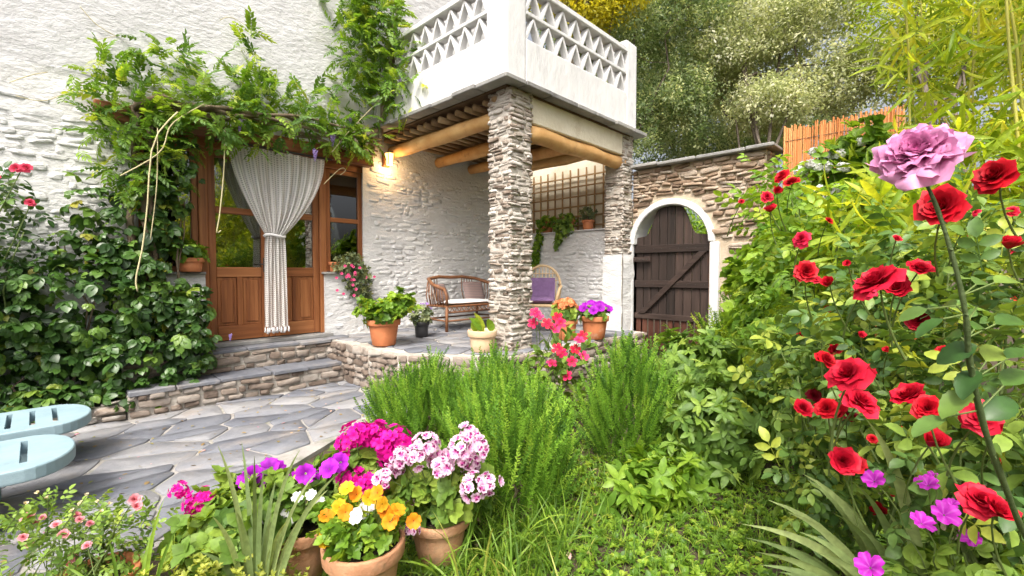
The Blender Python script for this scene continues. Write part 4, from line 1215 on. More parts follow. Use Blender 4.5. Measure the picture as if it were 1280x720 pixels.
mb = MB(); th_ = np.linspace(0, 2 * math.pi, 20)
mb.tube([(GX_ + .112 * math.cos(t), 5.86 + .058 * math.sin(t), GZ_ + .012 * math.sin(2 * t)) for t in th_], .016, 8); mb.build('tie_band', M['white_cloth'], cur, smooth=True)
mb = MB()
for k in range(22):
    x = GX_ - .125 + .255 * k / 21; y = 5.86 + .033 * math.sin(k * 1.7); L0 = .05 + .03 * ((k * 7) % 5) / 5
    mb.tube([(x, y, .67), (x + .004, y, .67 - L0 * .5), (x, y, .67 - L0)], [.006, .009, .013], 6)
mb.build('tassel_fringe', M['white_cloth'], cur, smooth=True)['kind'] = 'stuff'
mb = MB(); mb.tube([(1.40, 5.85, 2.78), (2.70, 5.85, 2.78)], .011, 8); mb.build('curtain_rod', M['iron'], cur)

# ------------------------------------------------------------------ wicker bench, cushions
def tubes(name, parent, mat, paths, r):
    for P in paths:
        mb = MB(); mb.tube(P, r, 8); mb.build(name, mat, parent, smooth=True)
FZ = .484
def wicker_bench():
    b = empty('wicker_bench', (4.55, 5.4, FZ), 'brown wicker bench against the white wall under the balcony', 'bench')
    x0, x1, yf, yb = 4.02, 5.08, 5.16, 5.66
    for (x, y, dx, dy) in ((x0, yf, -.02, -.02), (x1, yf, .02, -.02), (x0 + .04, yb, -.03, .08), (x1 - .04, yb, .03, .08)):
        tubes('leg', b, M['rattan'], [[(x + dx, y + dy, FZ + .002), (x + dx * .3, y + dy * .3, FZ + .2), (x, y, FZ + .36)]], .022)
    back = [(x0 - .02, yf + .04, FZ + .60), (x0 - .05, yf + .26, FZ + .66), (x0 + .06, yb + .02, FZ + .74), (x0 + .3, yb + .08, FZ + .77), ((x0 + x1) / 2, yb + .08, FZ + .76), (x1 - .3, yb + .08, FZ + .77), (x1 - .06, yb + .02, FZ + .74), (x1 + .05, yf + .26, FZ + .66), (x1 + .02, yf + .04, FZ + .60)]
    mb = MB(); mb.tube(back, .026, 10); mb.build('back_rail', M['rattan'], b, smooth=True)
    for x in (x0, x1): tubes('arm_post', b, M['rattan'], [[(x, yf, FZ + .34), (x, yf + .0, FZ + .5), (x + (-.02 if x == x0 else .02), yf + .04, FZ + .61)]], .02)
    mb = MB(); mb.box(x0, x1, yf, yb, FZ + .335, FZ + .365); seat = mb.build('seat', M['rattan'], b, bevel=.012)
    tubes('apron_rail', b, M['rattan'], [[(x0, yf - .005, FZ + .27), (x1, yf - .005, FZ + .27)], [(x0, yf - .012, FZ + .15), (x1, yf - .012, FZ + .15)], [(x0, yb, FZ + .15), (x1, yb, FZ + .15)], [(x0, yf, FZ + .15), (x0, yb, FZ + .15)], [(x1, yf, FZ + .15), (x1, yb, FZ + .15)]], .013)
    nb = 17
    for k in range(nb):
        t = (k + .5) / nb
        if .22 < t < .70: continue
        x = x0 + .07 + (x1 - x0 - .14) * t
        tubes('back_spindle', b, M['rattan'], [[(x, yb, FZ + .36), (x + .01 * math.sin(k), yb + .07, FZ + .56), (x, yb + .075, FZ + .755)]], .007)
    for s, x in ((-1, x0), (1, x1)):
        for k in range(7):
            t = (k + .5) / 7; y = yf + .04 + (yb - yf - .06) * t
            tubes('arm_spindle', b, M['rattan'], [[(x, y, FZ + .36), (x + s * .03, y, FZ + .5), (x + s * .035 * (1 - t), y, FZ + .63 + .08 * t)]], .007)
    for k in range(12):
        t = k / 12; xa = x0 + (x1 - x0) * t; xb = x0 + (x1 - x0) * (t + 1 / 12)
        tubes('apron_weave', b, M['rattan'], [[(xa, yf - .004, FZ + .335), ((xa + xb) / 2, yf - .012, FZ + .275), (xb, yf - .004, FZ + .335)]], .008)
wicker_bench()
def cushion(name, label, c, sx, sy, sz, rot, mat, mb_n=10):
    V = []; n = mb_n
    for s in (1, -1):
        for i in range(n + 1):
            for j in range(n + 1):
                u, v = -1 + 2 * i / n, -1 + 2 * j / n
                th = ((1 - u ** 4) * (1 - v ** 4)) ** .5
                pin = 1 - .08 * (abs(u) * abs(v)) ** 2 + .0
                V.append(Vector((u * sx * (1 - .06 * (1 - v * v)) * pin, v * sy * (1 - .06 * (1 - u * u)) * pin, s * sz * th)))
    F = []
    m = n + 1
    for s in range(2):
        for i in range(n):
            for j in range(n):
                a = s * m * m + i * m + j; f = (a, a + m, a + m + 1, a + 1); F.append(f if s == 0 else f[::-1])
    Mx = Matrix.Translation(c) @ rot
    mb = MB(); mb.add([Mx @ v for v in V], F); o = mb.build(name, mat, None, smooth=True)
    return tag(o, label, 'cushion')
stripe = bpy.data.materials.new('striped_cushion_cloth'); nt, N, L, B = nodes_of(stripe)
wv = N.new('ShaderNodeTexWave'); wv.bands_direction = 'Z'; wv.inputs['Scale'].default_value = 12; wv.inputs['Distortion'].default_value = .6; geo = N.new('ShaderNodeNewGeometry'); L.new(geo.outputs['Position'], wv.inputs[0])
rp = rampn(N, [(.25, (.13, .10, .10)), (.5, (.34, .27, .24)), (.75, (.22, .14, .13))]); L.new(wv.outputs[0], rp.inputs[0]); L.new(rp.outputs[0], B.inputs['Base Color']); B.inputs['Roughness'].default_value = .95
cushion('cushion', 'striped brown cushion leaning in the left corner of the wicker bench', (4.20, 5.52, FZ + .53), .17, .16, .05, Matrix.Rotation(R(25), 4, 'Z') @ Matrix.Rotation(R(68), 4, 'X'), stripe)
cushion('cushion', 'striped grey cushion leaning at the right end of the wicker bench', (4.86, 5.54, FZ + .54), .19, .17, .05, Matrix.Rotation(R(-12), 4, 'Z') @ Matrix.Rotation(R(70), 4, 'X'), stripe)
cushion('seat_cushion', 'flat white seat pad along the wicker bench', (4.55, 5.40, FZ + .395), .47, .22, .035, Matrix.Identity(4), M['white_cloth'])
# ------------------------------------------------------------------ rattan armchair
ch = empty('rattan_armchair', (4.98, 4.26, FZ), 'pale rattan armchair with arched back behind the front pillar', 'chair')
CM = Matrix.Translation((4.98, 4.26, FZ)) @ Matrix.Rotation(R(122), 4, 'Z')       # local -Y... seat faces local +Y
def cp(P): return [CM @ Vector(p) for p in P]
for (x, y) in ((-.24, .22), (.24, .22), (-.22, -.22), (.22, -.22)):
    tubes('leg', ch, M['rattan_pale'], [cp([(x, y, .002), (x * .95, y * .95, .2), (x, y, .40)])], .018)
arch = [(-.24, -.20, .38)] + [(.27 * math.cos(t), -.24 - .06 * math.sin(t), .62 + .32 * math.sin(t)) for t in np.linspace(math.pi, 0, 13)] + [(.24, -.20, .38)]
tubes('back_frame', ch, M['rattan_pale'], [cp(arch)], .02)
for k in range(9):
    x = -.2 + .05 * k; h = .62 + .30 * math.sqrt(max(0, 1 - (x / .27) ** 2))
    tubes('back_spindle', ch, M['rattan_pale'], [cp([(x, -.2, .38), (x, -.25, .6), (x, -.29, h)])], .007)
for z in (.72, .82): tubes('back_weave', ch, M['rattan_pale'], [cp([(x, -.262 - .01 * (k % 2), z) for k, x in enumerate(np.linspace(-.22, .22, 9))])], .007)
for s in (-1, 1):
    tubes('arm', ch, M['rattan_pale'], [cp([(s * .25, -.24, .66), (s * .30, -.05, .64), (s * .30, .16, .62), (s * .28, .24, .52), (s * .24, .23, .36)])], .02)
mb = MB(); mb.box(-.25, .25, -.22, .24, .36, .40, CM); mb.build('seat', M['rattan_pale'], ch, bevel=.012)
tubes('stretcher', ch, M['rattan_pale'], [cp([(-.23, .21, .15), (.23, .21, .15)]), cp([(-.23, .21, .15), (-.21, -.21, .15)]), cp([(.23, .21, .15), (.21, -.21, .15)])], .011)
cushion('seat_cushion', 'purple seat cushion on the pale rattan armchair', CM @ Vector((0, .02, .45)), .22, .20, .045, Matrix.Rotation(R(122), 4, 'Z'), M['purple_cloth'])
V = []
for i in range(9):
    for j in range(9):
        u, t = -.19 + .38 * i / 8, j / 8
        V.append(CM @ Vector((u, -.195 - .05 * t + .01 * math.sin(i * 1.3 + j), .43 + .33 * t)))
o = obj_np('back_cloth', V, [(i * 9 + j, (i + 1) * 9 + j, (i + 1) * 9 + j + 1, i * 9 + j + 1) for i in range(8) for j in range(8)], M['purple_cloth'], None, True)
tag(o, 'purple cloth hung over the back of the rattan armchair', 'cloth')

# ------------------------------------------------------------------ pale blue loungers
def lounger(label, y0, y1, xt, zt, slots, seed):
    lg = empty('sun_lounger', ((xt - .9), (y0 + y1) / 2, 0), label, 'lounger', 'pale blue loungers on the patio')
    yc, hw = (y0 + y1) / 2, (y1 - y0) / 2; x0 = xt - 1.9
    poly = [(x0, y0), (xt - hw * .62, y0)] + [(xt - hw * .62 + hw * .62 * math.cos(t), yc + hw * math.sin(t)) for t in np.linspace(-math.pi / 2, math.pi / 2, 17)[1:-1]] + [(xt - hw * .62, y1), (x0, y1)]
    mb = MB(); mb.prism(poly, lambda u, v, d: (u, v, d), zt - .075, zt); top = mb.build('top_board', M['bluewood'], None, bevel=.014, segs=3)
    COL.objects.unlink(top)
    bm = bmesh.new(); bm.from_mesh(top.data)
    # open the slots by cutting them out with a boolean
    cm = MB()
    for sx, ww in slots: cm.box(xt - sx - ww / 2, xt - sx + ww / 2, yc - hw * .66, yc + hw * .66, zt - .2, zt + .1)
    co = cm.build('slot_cutter', M['bluewood']); COL.objects.link(top)
    md = top.modifiers.new('slots', 'BOOLEAN'); md.operation = 'DIFFERENCE'; md.object = co; md.solver = 'EXACT'
    bpy.context.view_layer.update()
    me = bpy.data.meshes.new_from_object(top.evaluated_get(bpy.context.evaluated_depsgraph_get()))
    top.modifiers.clear(); top.data = me; bm.free()
    bpy.data.objects.remove(co); COL.objects.unlink(top); link(top, lg)
    for x in (xt - .34, x0 + .2):
        for y in (y0 + .08, y1 - .08):
            mb = MB(); mb.box(x - .03, x + .03, y - .025, y + .025, .003, zt - .07); mb.build('leg', M['bluewood'], lg, bevel=.006)
    for y in (y0 + .08, y1 - .08):
        mb = MB(); mb.box(x0, xt - .36, y - .018, y + .018, zt - .13, zt - .074); mb.build('side_rail', M['bluewood'], lg, bevel=.005)
lounger('rear pale blue lounger with three slots nearest the creeper', 4.22, 4.86, .26, .33, [(.19, .028), (.30, .028), (.41, .028), (.52, .028), (.63, .028), (.74, .028), (.85, .028)], 1)
lounger('front pale blue lounger with one slot near the rounded end', 3.39, 4.05, .14, .33, [(.21, .03), (.5, .03), (.8, .03)], 2)
# ------------------------------------------------------------------ creeper at the left of the door
cr = empty('creeper', (.1, 5.7, 0), 'dense dark five-leaved creeper covering the wall left of the door', 'creeper')
blobs = [((-.15, 5.72, .45), (.75, .30, .5)), ((.75, 5.68, .45), (.55, .30, .45)), ((.30, 5.72, 1.0), (.70, .28, .50)), ((-.35, 5.76, .95), (.5, .25, .5)), ((.90, 5.72, 1.15), (.38, .22, .55)),
         ((.80, 5.78, 1.85), (.28, .16, .55)), ((.98, 5.76, 2.35), (.20, .14, .42)), ((.50, 5.80, 1.55), (.30, .15, .3)), ((-1.2, 5.7, .6), (.7, .3, .7)), ((1.05, 5.62, .75), (.22, .22, .5)), ((.1, 5.52, .18), (.9, .18, .2)), ((.35, 5.84, 1.9), (.15, .08, .35))]
P, D = blob_points(blobs, 2300, .55, 3)
ok = (P[:, 1] < 5.93) & (P[:, 2] > .02) & (P[:, 0] < 1.30) & ~((P[:, 0] > .92) & (P[:, 2] > 1.22) & (P[:, 2] < 1.58)); P, D = P[ok], D[ok]
D[:, 1] -= .9; D = nrm(D)
foliage(cr, 'leaf', 'leaf_mass', LT['palm'], G['creeper'], 'palmate_leaf', P, D, (.06, .15), 300, 4, up=-.35, out=.7, jit=.45, nup=.75)
for k in range(9):
    x = -.8 + .23 * k; t = (x + .3 * math.sin(k * 2), 5.86, 1.2 + .5 * math.sin(k * 1.7) + (1.2 if k > 6 else 0)); mb = MB(); mb.tube(curve((x, 5.75, 0), t, (.05, -.03, 0), 7, .03, k), np.linspace(.014, .005, 7), 6); mb.build('stem', M['bark'], cr, smooth=True)

# ------------------------------------------------------------------ pink rose bush at the far left wall
pr = empty('climbing_rose', (-.6, 5.75, 0), 'climbing rose with pink blooms on the white wall at the far left', 'rose bush')
P, D = blob_points([((-.15, 5.75, 1.55), (.35, .15, .55)), ((-.3, 5.75, 1.95), (.3, .12, .25)), ((-.5, 5.75, 1.2), (.4, .18, .5))], 260, .4, 8)
P = P[P[:, 1] < 5.93]; D = np.tile([0, -1., .2], (len(P), 1))
foliage(pr, 'leaf', 'leaf_mass', LT['rose'], G['rose_dark'], 'rose_leaf', P, D, (.10, .17), 110, 9, up=-.2, out=.5, jit=.7)
PINKS = [rose_tpl(200 + i, 14, 1.0, (.62, .035, .085), (.78, .09, .17), .9) for i in range(2)]
for k, (px, py, s) in enumerate(((20, 211, .042), (33, 210, .040), (38, 254, .036), (-8, 222, .04))):
    p = on_y(px, py, 5.62); bloom(pr, 'rose_bloom', PINKS[k % 2], p, TOCAM(p) + np.array([0, 0, .4]), s, key=f'pinkrose{k % 2}', spin=k)
for k, (px, py) in enumerate(((26, 214), (38, 256), (0, 235), (30, 290))):
    t = on_y(px, py, 5.63); mb = MB(); mb.tube(curve((-.45 + .08 * k, 5.72, 0), t, (-.1, 0, 0), 8, .015, k), np.linspace(.012, .004, 8), 6); mb.build('cane', M['green_stem'], pr, smooth=True)

# ------------------------------------------------------------------ wisteria over the door and up to the balcony
wi = empty('wisteria', (1.0, 5.9, 0), 'wisteria vine trained over the door and up beside the balcony', 'vine')
blobs = [((1.35, 5.66, 3.02), (.55, .28, .30)), ((.75, 5.70, 2.95), (.38, .22, .22)), ((.55, 5.76, 3.22), (.30, .14, .16)), ((2.0, 5.64, 3.12), (.50, .28, .28)), ((2.65, 5.66, 3.15), (.42, .24, .22)), ((1.7, 5.72, 3.38), (.55, .16, .16)),
         ((1.75, 5.80, 3.75), (.07, .07, .35)), ((3.05, 5.62, 3.2), (.25, .2, .2)), ((.55, 5.74, 2.72), (.25, .18, .2)), ((2.5, 5.74, 3.45), (.3, .14, .13)),
         ((3.32, 5.42, 4.00), (.24, .40, .40)), ((3.28, 5.50, 4.55), (.22, .38, .45)), ((3.22, 5.62, 5.15), (.24, .30, .45)), ((3.34, 5.2, 3.62), (.18, .32, .22)), ((2.95, 5.74, 3.75), (.22, .16, .3)), ((1.05, 5.62, 2.62), (.22, .14, .25)), ((2.9, 5.6, 3.0), (.3, .16, .12)), ((1.62, 5.60, 2.78), (.25, .1, .12)), ((.72, 5.66, 2.35), (.32, .15, .4)), ((.95, 5.78, 3.5), (.25, .1, .2)), ((3.0, 5.62, 4.25), (.32, .2, .42)), ((2.95, 5.66, 4.85), (.34, .2, .42))]
P, D = blob_points(blobs, 1450, .35, 5)
ok = (P[:, 1] < 5.92) & ((P[:, 0] < 3.36) | (P[:, 2] > 3.4)); P, D = P[ok], D[ok]
D[:, 1] -= .5; D = nrm(D)
foliage(wi, 'leaf', 'leaf_mass', LT['pinn'], G['wisteria'], 'pinnate_leaf', P, D, (.13, .235), 300, 6, up=.25, out=.9, jit=.5, nup=.9)
for k in range(4):
    P_ = curve((.62 + .05 * k, 5.80, .05), (.70 + .05 * k, 5.80, 2.95), (.06 * (-1) ** k, 0, 0), 9, .03, k); mb = MB(); mb.tube(P_, np.linspace(.03, .02, 9), 8); mb.build('trunk', M['bark'], wi, smooth=True)
for k in range(5):
    P_ = curve((.7, 5.78 - .03 * k, 2.93), (3.28, 5.74 - .03 * k, 2.92 + .05 * k), (0, -.03, .06 + .03 * (k % 3)), 14, .03, 30 + k); mb = MB(); mb.tube(P_, np.linspace(.026, .014, 14), 7); mb.build('stem', M['bark'], wi, smooth=True)
for k in range(3):
    P_ = curve((3.22, 5.78 + .03 * k, 2.92), (3.30 + .05 * k, 5.4, 4.4 + .2 * k), (.12, .04, 0), 12, .03, 40 + k); mb = MB(); mb.tube(P_, np.linspace(.028, .012, 12), 7); mb.build('stem', M['bark'], wi, smooth=True)
def path_px(pts, y): return [on_y(px, py, y) for px, py in pts]
def smooth_path(P, n=14):
    P = np.array(P); t = np.linspace(0, len(P) - 1, n); i = np.minimum(t.astype(int), len(P) - 2); f = (t - i)[:, None]
    p0 = P[np.maximum(i - 1, 0)]; p1 = P[i]; p2 = P[i + 1]; p3 = P[np.minimum(i + 2, len(P) - 1)]
    return .5 * (2 * p1 + (p2 - p0) * f + (2 * p0 - 5 * p1 + 4 * p2 - p3) * f ** 2 + (-p0 + 3 * p1 - 3 * p2 + p3) * f ** 3)
for k, (pts, y, r0) in enumerate((([(222, 140), (192, 178), (184, 260), (178, 310), (170, 348), (172, 364)], 5.35, .011), ([(281, 160), (280, 210), (275, 265), (271, 290), (276, 288)], 5.50, .010), ([(255, 130), (215, 155), (200, 190), (150, 220)], 5.4, .009), ([(405, 230), (425, 211), (432, 213), (425, 219)], 5.6, .006), ([(120, 50), (145, 45)], 5.9, .004), ([(100, 8), (120, 30), (146, 46)], 5.95, .006), ([(12, 103), (38, 94), (60, 90)], 5.95, .006), ([(20, 120), (60, 125), (110, 100)], 5.93, .006), ([(275, 25), (290, 22), (320, 40)], 5.92, .006), ([(197, 160), (196, 230), (188, 300)], 5.42, .007), ([(480, 120), (440, 160), (415, 190)], 5.5, .007))):
    mb = MB(); mb.tube(smooth_path(path_px(pts, y)), r0 * .6, 6); mb.build('tendril', M['dry_tendril'], wi, smooth=True)
WF = floret(400, 4, 1, .55, (.30, .18, .55), (.52, .40, .78), (50, 20))
r_ = np.random.default_rng(3)
rac = join_col([(WF[0] * .15 * (1.1 - .8 * t) @ np.array(Vector(nrm([math.cos(k * 2.4), math.sin(k * 2.4), -.3])).to_track_quat('Z', 'Y').to_matrix()).T + np.array([math.cos(k * 2.4) * .12 * (1 - t * .8), math.sin(k * 2.4) * .12 * (1 - t * .8), -t]), WF[1], WF[2]) for k, t in enumerate(np.linspace(0, 1, 26))])
for k, (px, py, y) in enumerate(((437, 148, 5.5), (416, 170, 5.55), (394, 188, 5.6), (500, 92, 5.3), (300, 150, 5.5), (288, 418, 5.5), (505, 120, 5.3))):
    p = on_y(px, py, y); bloom(wi, 'flower_cluster', rac, p, (0.05, 0.02, 1), .13 if k != 5 else .07, key='raceme', spin=k)

# ------------------------------------------------------------------ rosemary
def rosemary(label, c, rad, h, n, seed, size=(.14, .26), limit=140):
    b = empty('rosemary_bush', (c[0], c[1], float(ground_h(c[0], c[1]))), label, 'rosemary', 'rosemary bushes in the bed')
    r = np.random.default_rng(seed); z0 = float(ground_h(c[0], c[1]))
    th = r.uniform(0, 2 * math.pi, n); q = r.random(n) ** .55; lump = 1 + .18 * np.sin(3 * th + seed) + .1 * np.sin(5 * th)
    x, y = np.cos(th) * q * lump, np.sin(th) * q * lump
    top = h * (1 - .42 * q ** 2.2) * (.86 + .28 * vnoise(x * 3 + seed, y * 3, seed))
    lvl = r.random(n) ** .45
    s = r.uniform(*size, n)
    P = np.stack([c[0] + x * rad[0] * (.75 + .25 * lvl), c[1] + y * rad[1] * (.75 + .25 * lvl), z0 + np.maximum(.04, top * lvl - s * .85)], -1)
    yv = np.stack([x * .22, y * .22, np.full(n, 1.0)], -1) + r.normal(0, .17, (n, 3)); yv[:, :2] += (1 - lvl)[:, None] * np.stack([x, y], -1) * .7
    fr = frames(P, yv, r.normal(0, 1, (n, 3)), s)
    place_pieces(b, 'sprig', 'sprig_mass', LT['sprig'], r.integers(0, 8, n), fr, G['rosemary'], limit, 'rosemary_sprig')
    tips = [(c[0] + math.cos(a) * rad[0] * .6 * w, c[1] + math.sin(a) * rad[1] * .6 * w, z0 + h * .55) for a, w in zip(r.uniform(0, 6.28, 9), r.uniform(.2, 1, 9))]
    stems(b, 'woody_stem', (c[0], c[1], z0 - .02), tips, .012, .005, M['bark'], seed, .02)
g = lambda px, py: on_z(px, py, -.03)
rosemary('low rosemary bush spreading towards the patio edge', g(532, 552), (.40, .40), .74, 800, 1)
rosemary('tallest front rosemary bush right behind the flower pots', g(640, 635), (.36, .34), .84, 820, 2)
rosemary('upright rosemary bush below the pot of purple petunias', g(782, 572), (.30, .30), .92, 620, 3)
rosemary('rosemary bush in front of the stone pillar', g(618, 560), (.40, .38), .78, 700, 4)

# ------------------------------------------------------------------ soft leafy shrubs in the bed
def leafy_shrub(name, label, cat, blobs, n, size, tp, mat, key, seed, limit, stem_from=None, nst=10, group=None, up=.5, jit=.6, smat='green_stem', inner=.45, **kw):
    c = blobs[0][0]; z0 = float(ground_h(c[0], c[1])) if stem_from is None else stem_from[2]
    s = empty(name, (c[0], c[1], z0), label, cat, group)
    P, D = blob_points(blobs, n, inner, seed); P = P[(ok := P[:, 2] > z0 + .01)]; D = D[ok]
    foliage(s, 'leaf' if 'leaf' in key else 'shoot', 'leaf_mass', LT[tp], G[mat], key, P, D, size, limit, seed, up=up, jit=jit, **kw)
    r = np.random.default_rng(seed); idx = r.choice(len(P), min(nst, len(P)), replace=False)
    b = stem_from if stem_from is not None else (c[0], c[1], z0 - .02)
    stems(s, 'stem', b, P[idx], .008, .003, M[smat], seed, .015, spread=.08)
    return s, P, D
def gz(px, py, up=0.0):
    p = on_z(px, py, 0.0); p[2] = float(ground_h(p[0], p[1])) + up; return p
a = gz(900, 585); b = gz(960, 560); c = gz(870, 540); d = gz(830, 600)
leafy_shrub('leafy_shrub', 'soft green mint-like shrub right of the upright rosemary', 'shrub', [((c[0], c[1], .40), (.42, .40, .46)), ((a[0], a[1], .30), (.34, .34, .36))], 900, (.075, .13), 'whorl', 'shrub', 'leaf_whorl', 11, 290)
leafy_shrub('leafy_shrub', 'low soft green shrub in front of the dense bright hedge', 'shrub', [((b[0] + .2, b[1] - .1, .42), (.45, .45, .45)), ((b[0] + .5, b[1] - .5, .35), (.4, .4, .4)), ((b[0] + .1, b[1] - .55, .25), (.35, .35, .28))], 1000, (.075, .13), 'whorl', 'shrub', 'leaf_whorl', 12, 250)
leafy_shrub('leafy_shrub', 'low broad-leaved weedy clump on the lawn below the rosemary', 'shrub', [((d[0], d[1], .08), (.28, .28, .14)), ((d[0] + .4, d[1] - .1, .08), (.25, .25, .13)), ((d[0] - .35, d[1] + .0, .06), (.25, .22, .12))], 210, (.08, .13), 'whorl', 'hedge', 'leaf_whorl', 13, 150)
# dense bright hedge beside the gate
leafy_shrub('hedge_shrub', 'dense bright green shrub climbing the wall right of the gate', 'shrub', [((5.25, 1.30, .85), (.48, .42, .75)), ((5.45, 1.15, 1.2), (.5, .5, .8)), ((4.9, 1.1, .8), (.55, .5, .7)), ((5.6, 1.15, 1.75), (.3, .3, .5)), ((4.9, 1.4, .45), (.4, .25, .35))], 2100, (.11, .19), 'rosette_round', 'hedge', 'leaf_cluster', 14, 290, inner=.6, up=.3)
leafy_shrub('fennel_shrub', 'feathery pale green upright plant in front of the gate', 'shrub', [((4.75, 1.6, .5), (.2, .2, .34)), ((5.0, 1.5, .65), (.16, .16, .34)), ((4.6, 1.35, .5), (.2, .2, .3))], 210, (.20, .34), 'sprig', 'hedge', 'feathery_shoot', 15, 120, up=1.2, jit=.25)

# ------------------------------------------------------------------ lawn and ground cover
r_ = np.random.default_rng(21)
lawn_poly = np.array([(.3, 2.4), (1.2, 3.1), (1.9, 3.5), (3.0, 3.2), (4.4, 3.0), (5.9, 3.0), (5.9, 1.0), (4.5, .5), (3.2, .0), (2.2, -.4), (1.1, -.2), (.6, .8), (.1, 1.6)])
pts = np.stack([r_.uniform(0, 6, 60000), r_.uniform(-.5, 3.5, 60000)], -1); pts = pts[inside(lawn_poly, pts)]
dist = np.linalg.norm(pts, axis=1); pts = pts[r_.random(len(pts)) < np.clip(2.9 / dist, .15, 1) ** 2]
den = vnoise(pts[:, 0] * 2.2, pts[:, 1] * 2.2, 77); pts = pts[r_.random(len(pts)) < .35 + den]
n = len(pts); P = np.column_stack([pts, ground_h(pts[:, 0], pts[:, 1])])
yv = np.column_stack([r_.normal(0, .5, n), r_.normal(0, .5, n), np.full(n, .8)])
fr = frames(P, yv, r_.normal(0, 1, (n, 3)) + np.array([0, 0, .4]), r_.uniform(.03, .12, n) * (.7 + .7 * vnoise(pts[:, 0] * 1.3, pts[:, 1] * 1.3, 5)))
V, F, T = merge_tpls(LT['blade'], r_.integers(0, 4, n), fr)
o = obj_np('grass', V, F, G['grass'], None, False, r_.random(n)[T], kind='stuff'); o['label'] = 'rough green grass of the small lawn'
k = r_.random(n) < .36; P2 = P[k]; P2[:, 2] += .02; m_ = len(P2)
fr = frames(P2, np.column_stack([r_.normal(0, .2, m_), r_.normal(0, .2, m_), np.ones(m_)]), r_.normal(0, 1, (m_, 3)), r_.uniform(.016, .042, m_))
V, F, T = merge_tpls(LT['rosette_round'], r_.integers(0, 6, m_), fr)
o = obj_np('ground_cover', V, F, G['hedge'], None, False, r_.random(m_)[T], kind='stuff'); o['label'] = 'small leafy weeds among the grass'
# longer grass tussock in front of the rosemary
tus = empty('grass_tussock', gz(645, 690), 'long arching grass tuft beside the bicolour geranium pot', 'grass tuft')
n = 230; c0 = gz(650, 690); P = c0 + np.column_stack([r_.normal(0, .2, n), r_.normal(0, .14, n), np.zeros(n)])
yv = np.column_stack([r_.normal(0, .35, n), r_.normal(0, .35, n), np.ones(n)])
place_pieces(tus, 'blade', 'blade_mass', [blade_tpl(.012, 7, b, .2) for b in (.8, 1.4, 2.0, 2.4)], r_.integers(0, 4, n), frames(P, yv, r_.normal(0, 1, (n, 3)) * .5 + np.array([0, 0, .1]), r_.uniform(.25, .45, n)), G['grass'], 120, 'long_blade')

# small creeper runners on the paving below the kerb
for k, (px, py, lab, nn) in enumerate(((266, 492, 'small ivy sprig rooted at the foot of the lower step', 26), (198, 512, 'tiny creeper runner lying on the patio below the kerb', 16), (168, 508, 'tiny creeper runner nearest the rear lounger', 12))):
    c = on_z(px, py, .006); t = empty('ivy_sprig', c, lab, 'creeper')
    r_ = np.random.default_rng(k + 60); P = c + np.column_stack([r_.normal(0, .09, nn), r_.normal(0, .05, nn), r_.uniform(.015, .12 if k == 0 else .04, nn)])
    foliage(t, 'leaf', None, LT['simple'], G['hedge'], 'ivy_leaf', P, np.tile([0, -.4, .6], (nn, 1)), (.04, .075), 300, k, up=.2)

# leaf and petal litter on the paving and lawn
r_ = np.random.default_rng(88); n = 260; pts = np.stack([r_.uniform(-.5, 4.2, n * 3), r_.uniform(1.2, 5.3, n * 3)], -1)
pts = pts[inside(np.array([(-.5, 2.6), (.55, 2.9), (2.2, 3.9), (2.5, 5.3), (-.5, 5.3)]), pts) | inside(np.array([(1.2, 2.0), (1.9, .6), (3.2, 1.0), (2.6, 2.2)]), pts)]
n = len(pts); zz = np.where(pts[:, 1] > 2.9, .006, ground_h(pts[:, 0], pts[:, 1]) + .05)
fr = frames(np.column_stack([pts, zz]), np.column_stack([r_.normal(0, 1, (n, 2)), r_.normal(0, .08, n)]), np.column_stack([r_.normal(0, .2, (n, 2)), np.ones(n)]), r_.uniform(.012, .04, n))
V, F, T = merge_tpls(LT['simple'], r_.integers(0, 3, n), fr)
lit = leafmat('dry_litter', [(0, (.16, .10, .04)), (.5, (.26, .19, .08)), (.7, (.20, .22, .06)), (.9, (.50, .30, .28)), (1, (.60, .12, .3))], .7, .1, gain=(1, 1, 1))
o = obj_np('fallen_leaves', V, F, lit, None, False, r_.random(n)[T], kind='stuff'); o['label'] = 'dry leaves and petals scattered on paving and lawn'
# ------------------------------------------------------------------ potted plants on the porch and sills
def potted(name, label, c, rt, rb, h, mat, cat='potted plant', rim=.22):
    t = empty(name, c, label, cat); pot(t, c, rt, rb, h, mat, rim); return t
def mound(t, c, rad, n, size, tp, mat, key, seed, limit, up=.6, jit=.6, inner=.4, **kw):
    P, D = blob_points([(c, rad)] if not isinstance(rad, list) else rad, n, inner, seed)
    foliage(t, 'leaf' if 'leaf' in key else 'shoot', 'leaf_mass', LT[tp], G[mat], key, P, D, size, limit, seed, up=up, jit=jit, **kw); return P, D
c = on_z(480, 431, .484); t = potted('potted_shrub', 'bushy yellow-green shrub in a large terracotta pot by the steps', c, .19, .13, .30, M['terracotta'])
P, D = mound(t, (c[0], c[1], c[2] + .42), [((c[0], c[1], c[2] + .40), (.30, .30, .15)), ((c[0] + .16, c[1] - .1, c[2] + .48), (.16, .16, .12))], 260, (.06, .10), 'rosette_round', 'hedge', 'leaf_cluster', 31, 120)
stems(t, 'stem', (c[0], c[1], c[2] + .26), P[:10], .008, .004, M['bark'], 31)
c = on_z(527, 421, .484); t = potted('potted_flowers', 'small plant with purple flowers in a black plastic pot', c, .105, .08, .20, M['black_plastic'])
P, D = mound(t, (c[0], c[1], c[2] + .28), (.14, .14, .11), 90, (.05, .08), 'rosette', 'grey', 'leaf_cluster', 32, 50)
VI = floret(410, 5, 1, .5, (.25, .14, .38), (.38, .24, .55))
for k in range(12): bloom(t, 'blossom', VI, P[k * 5] + D[k * 5] * .04 + np.array([0, 0, .05]), D[k * 5] + TOCAM(c), .020, key='violet', spin=k)
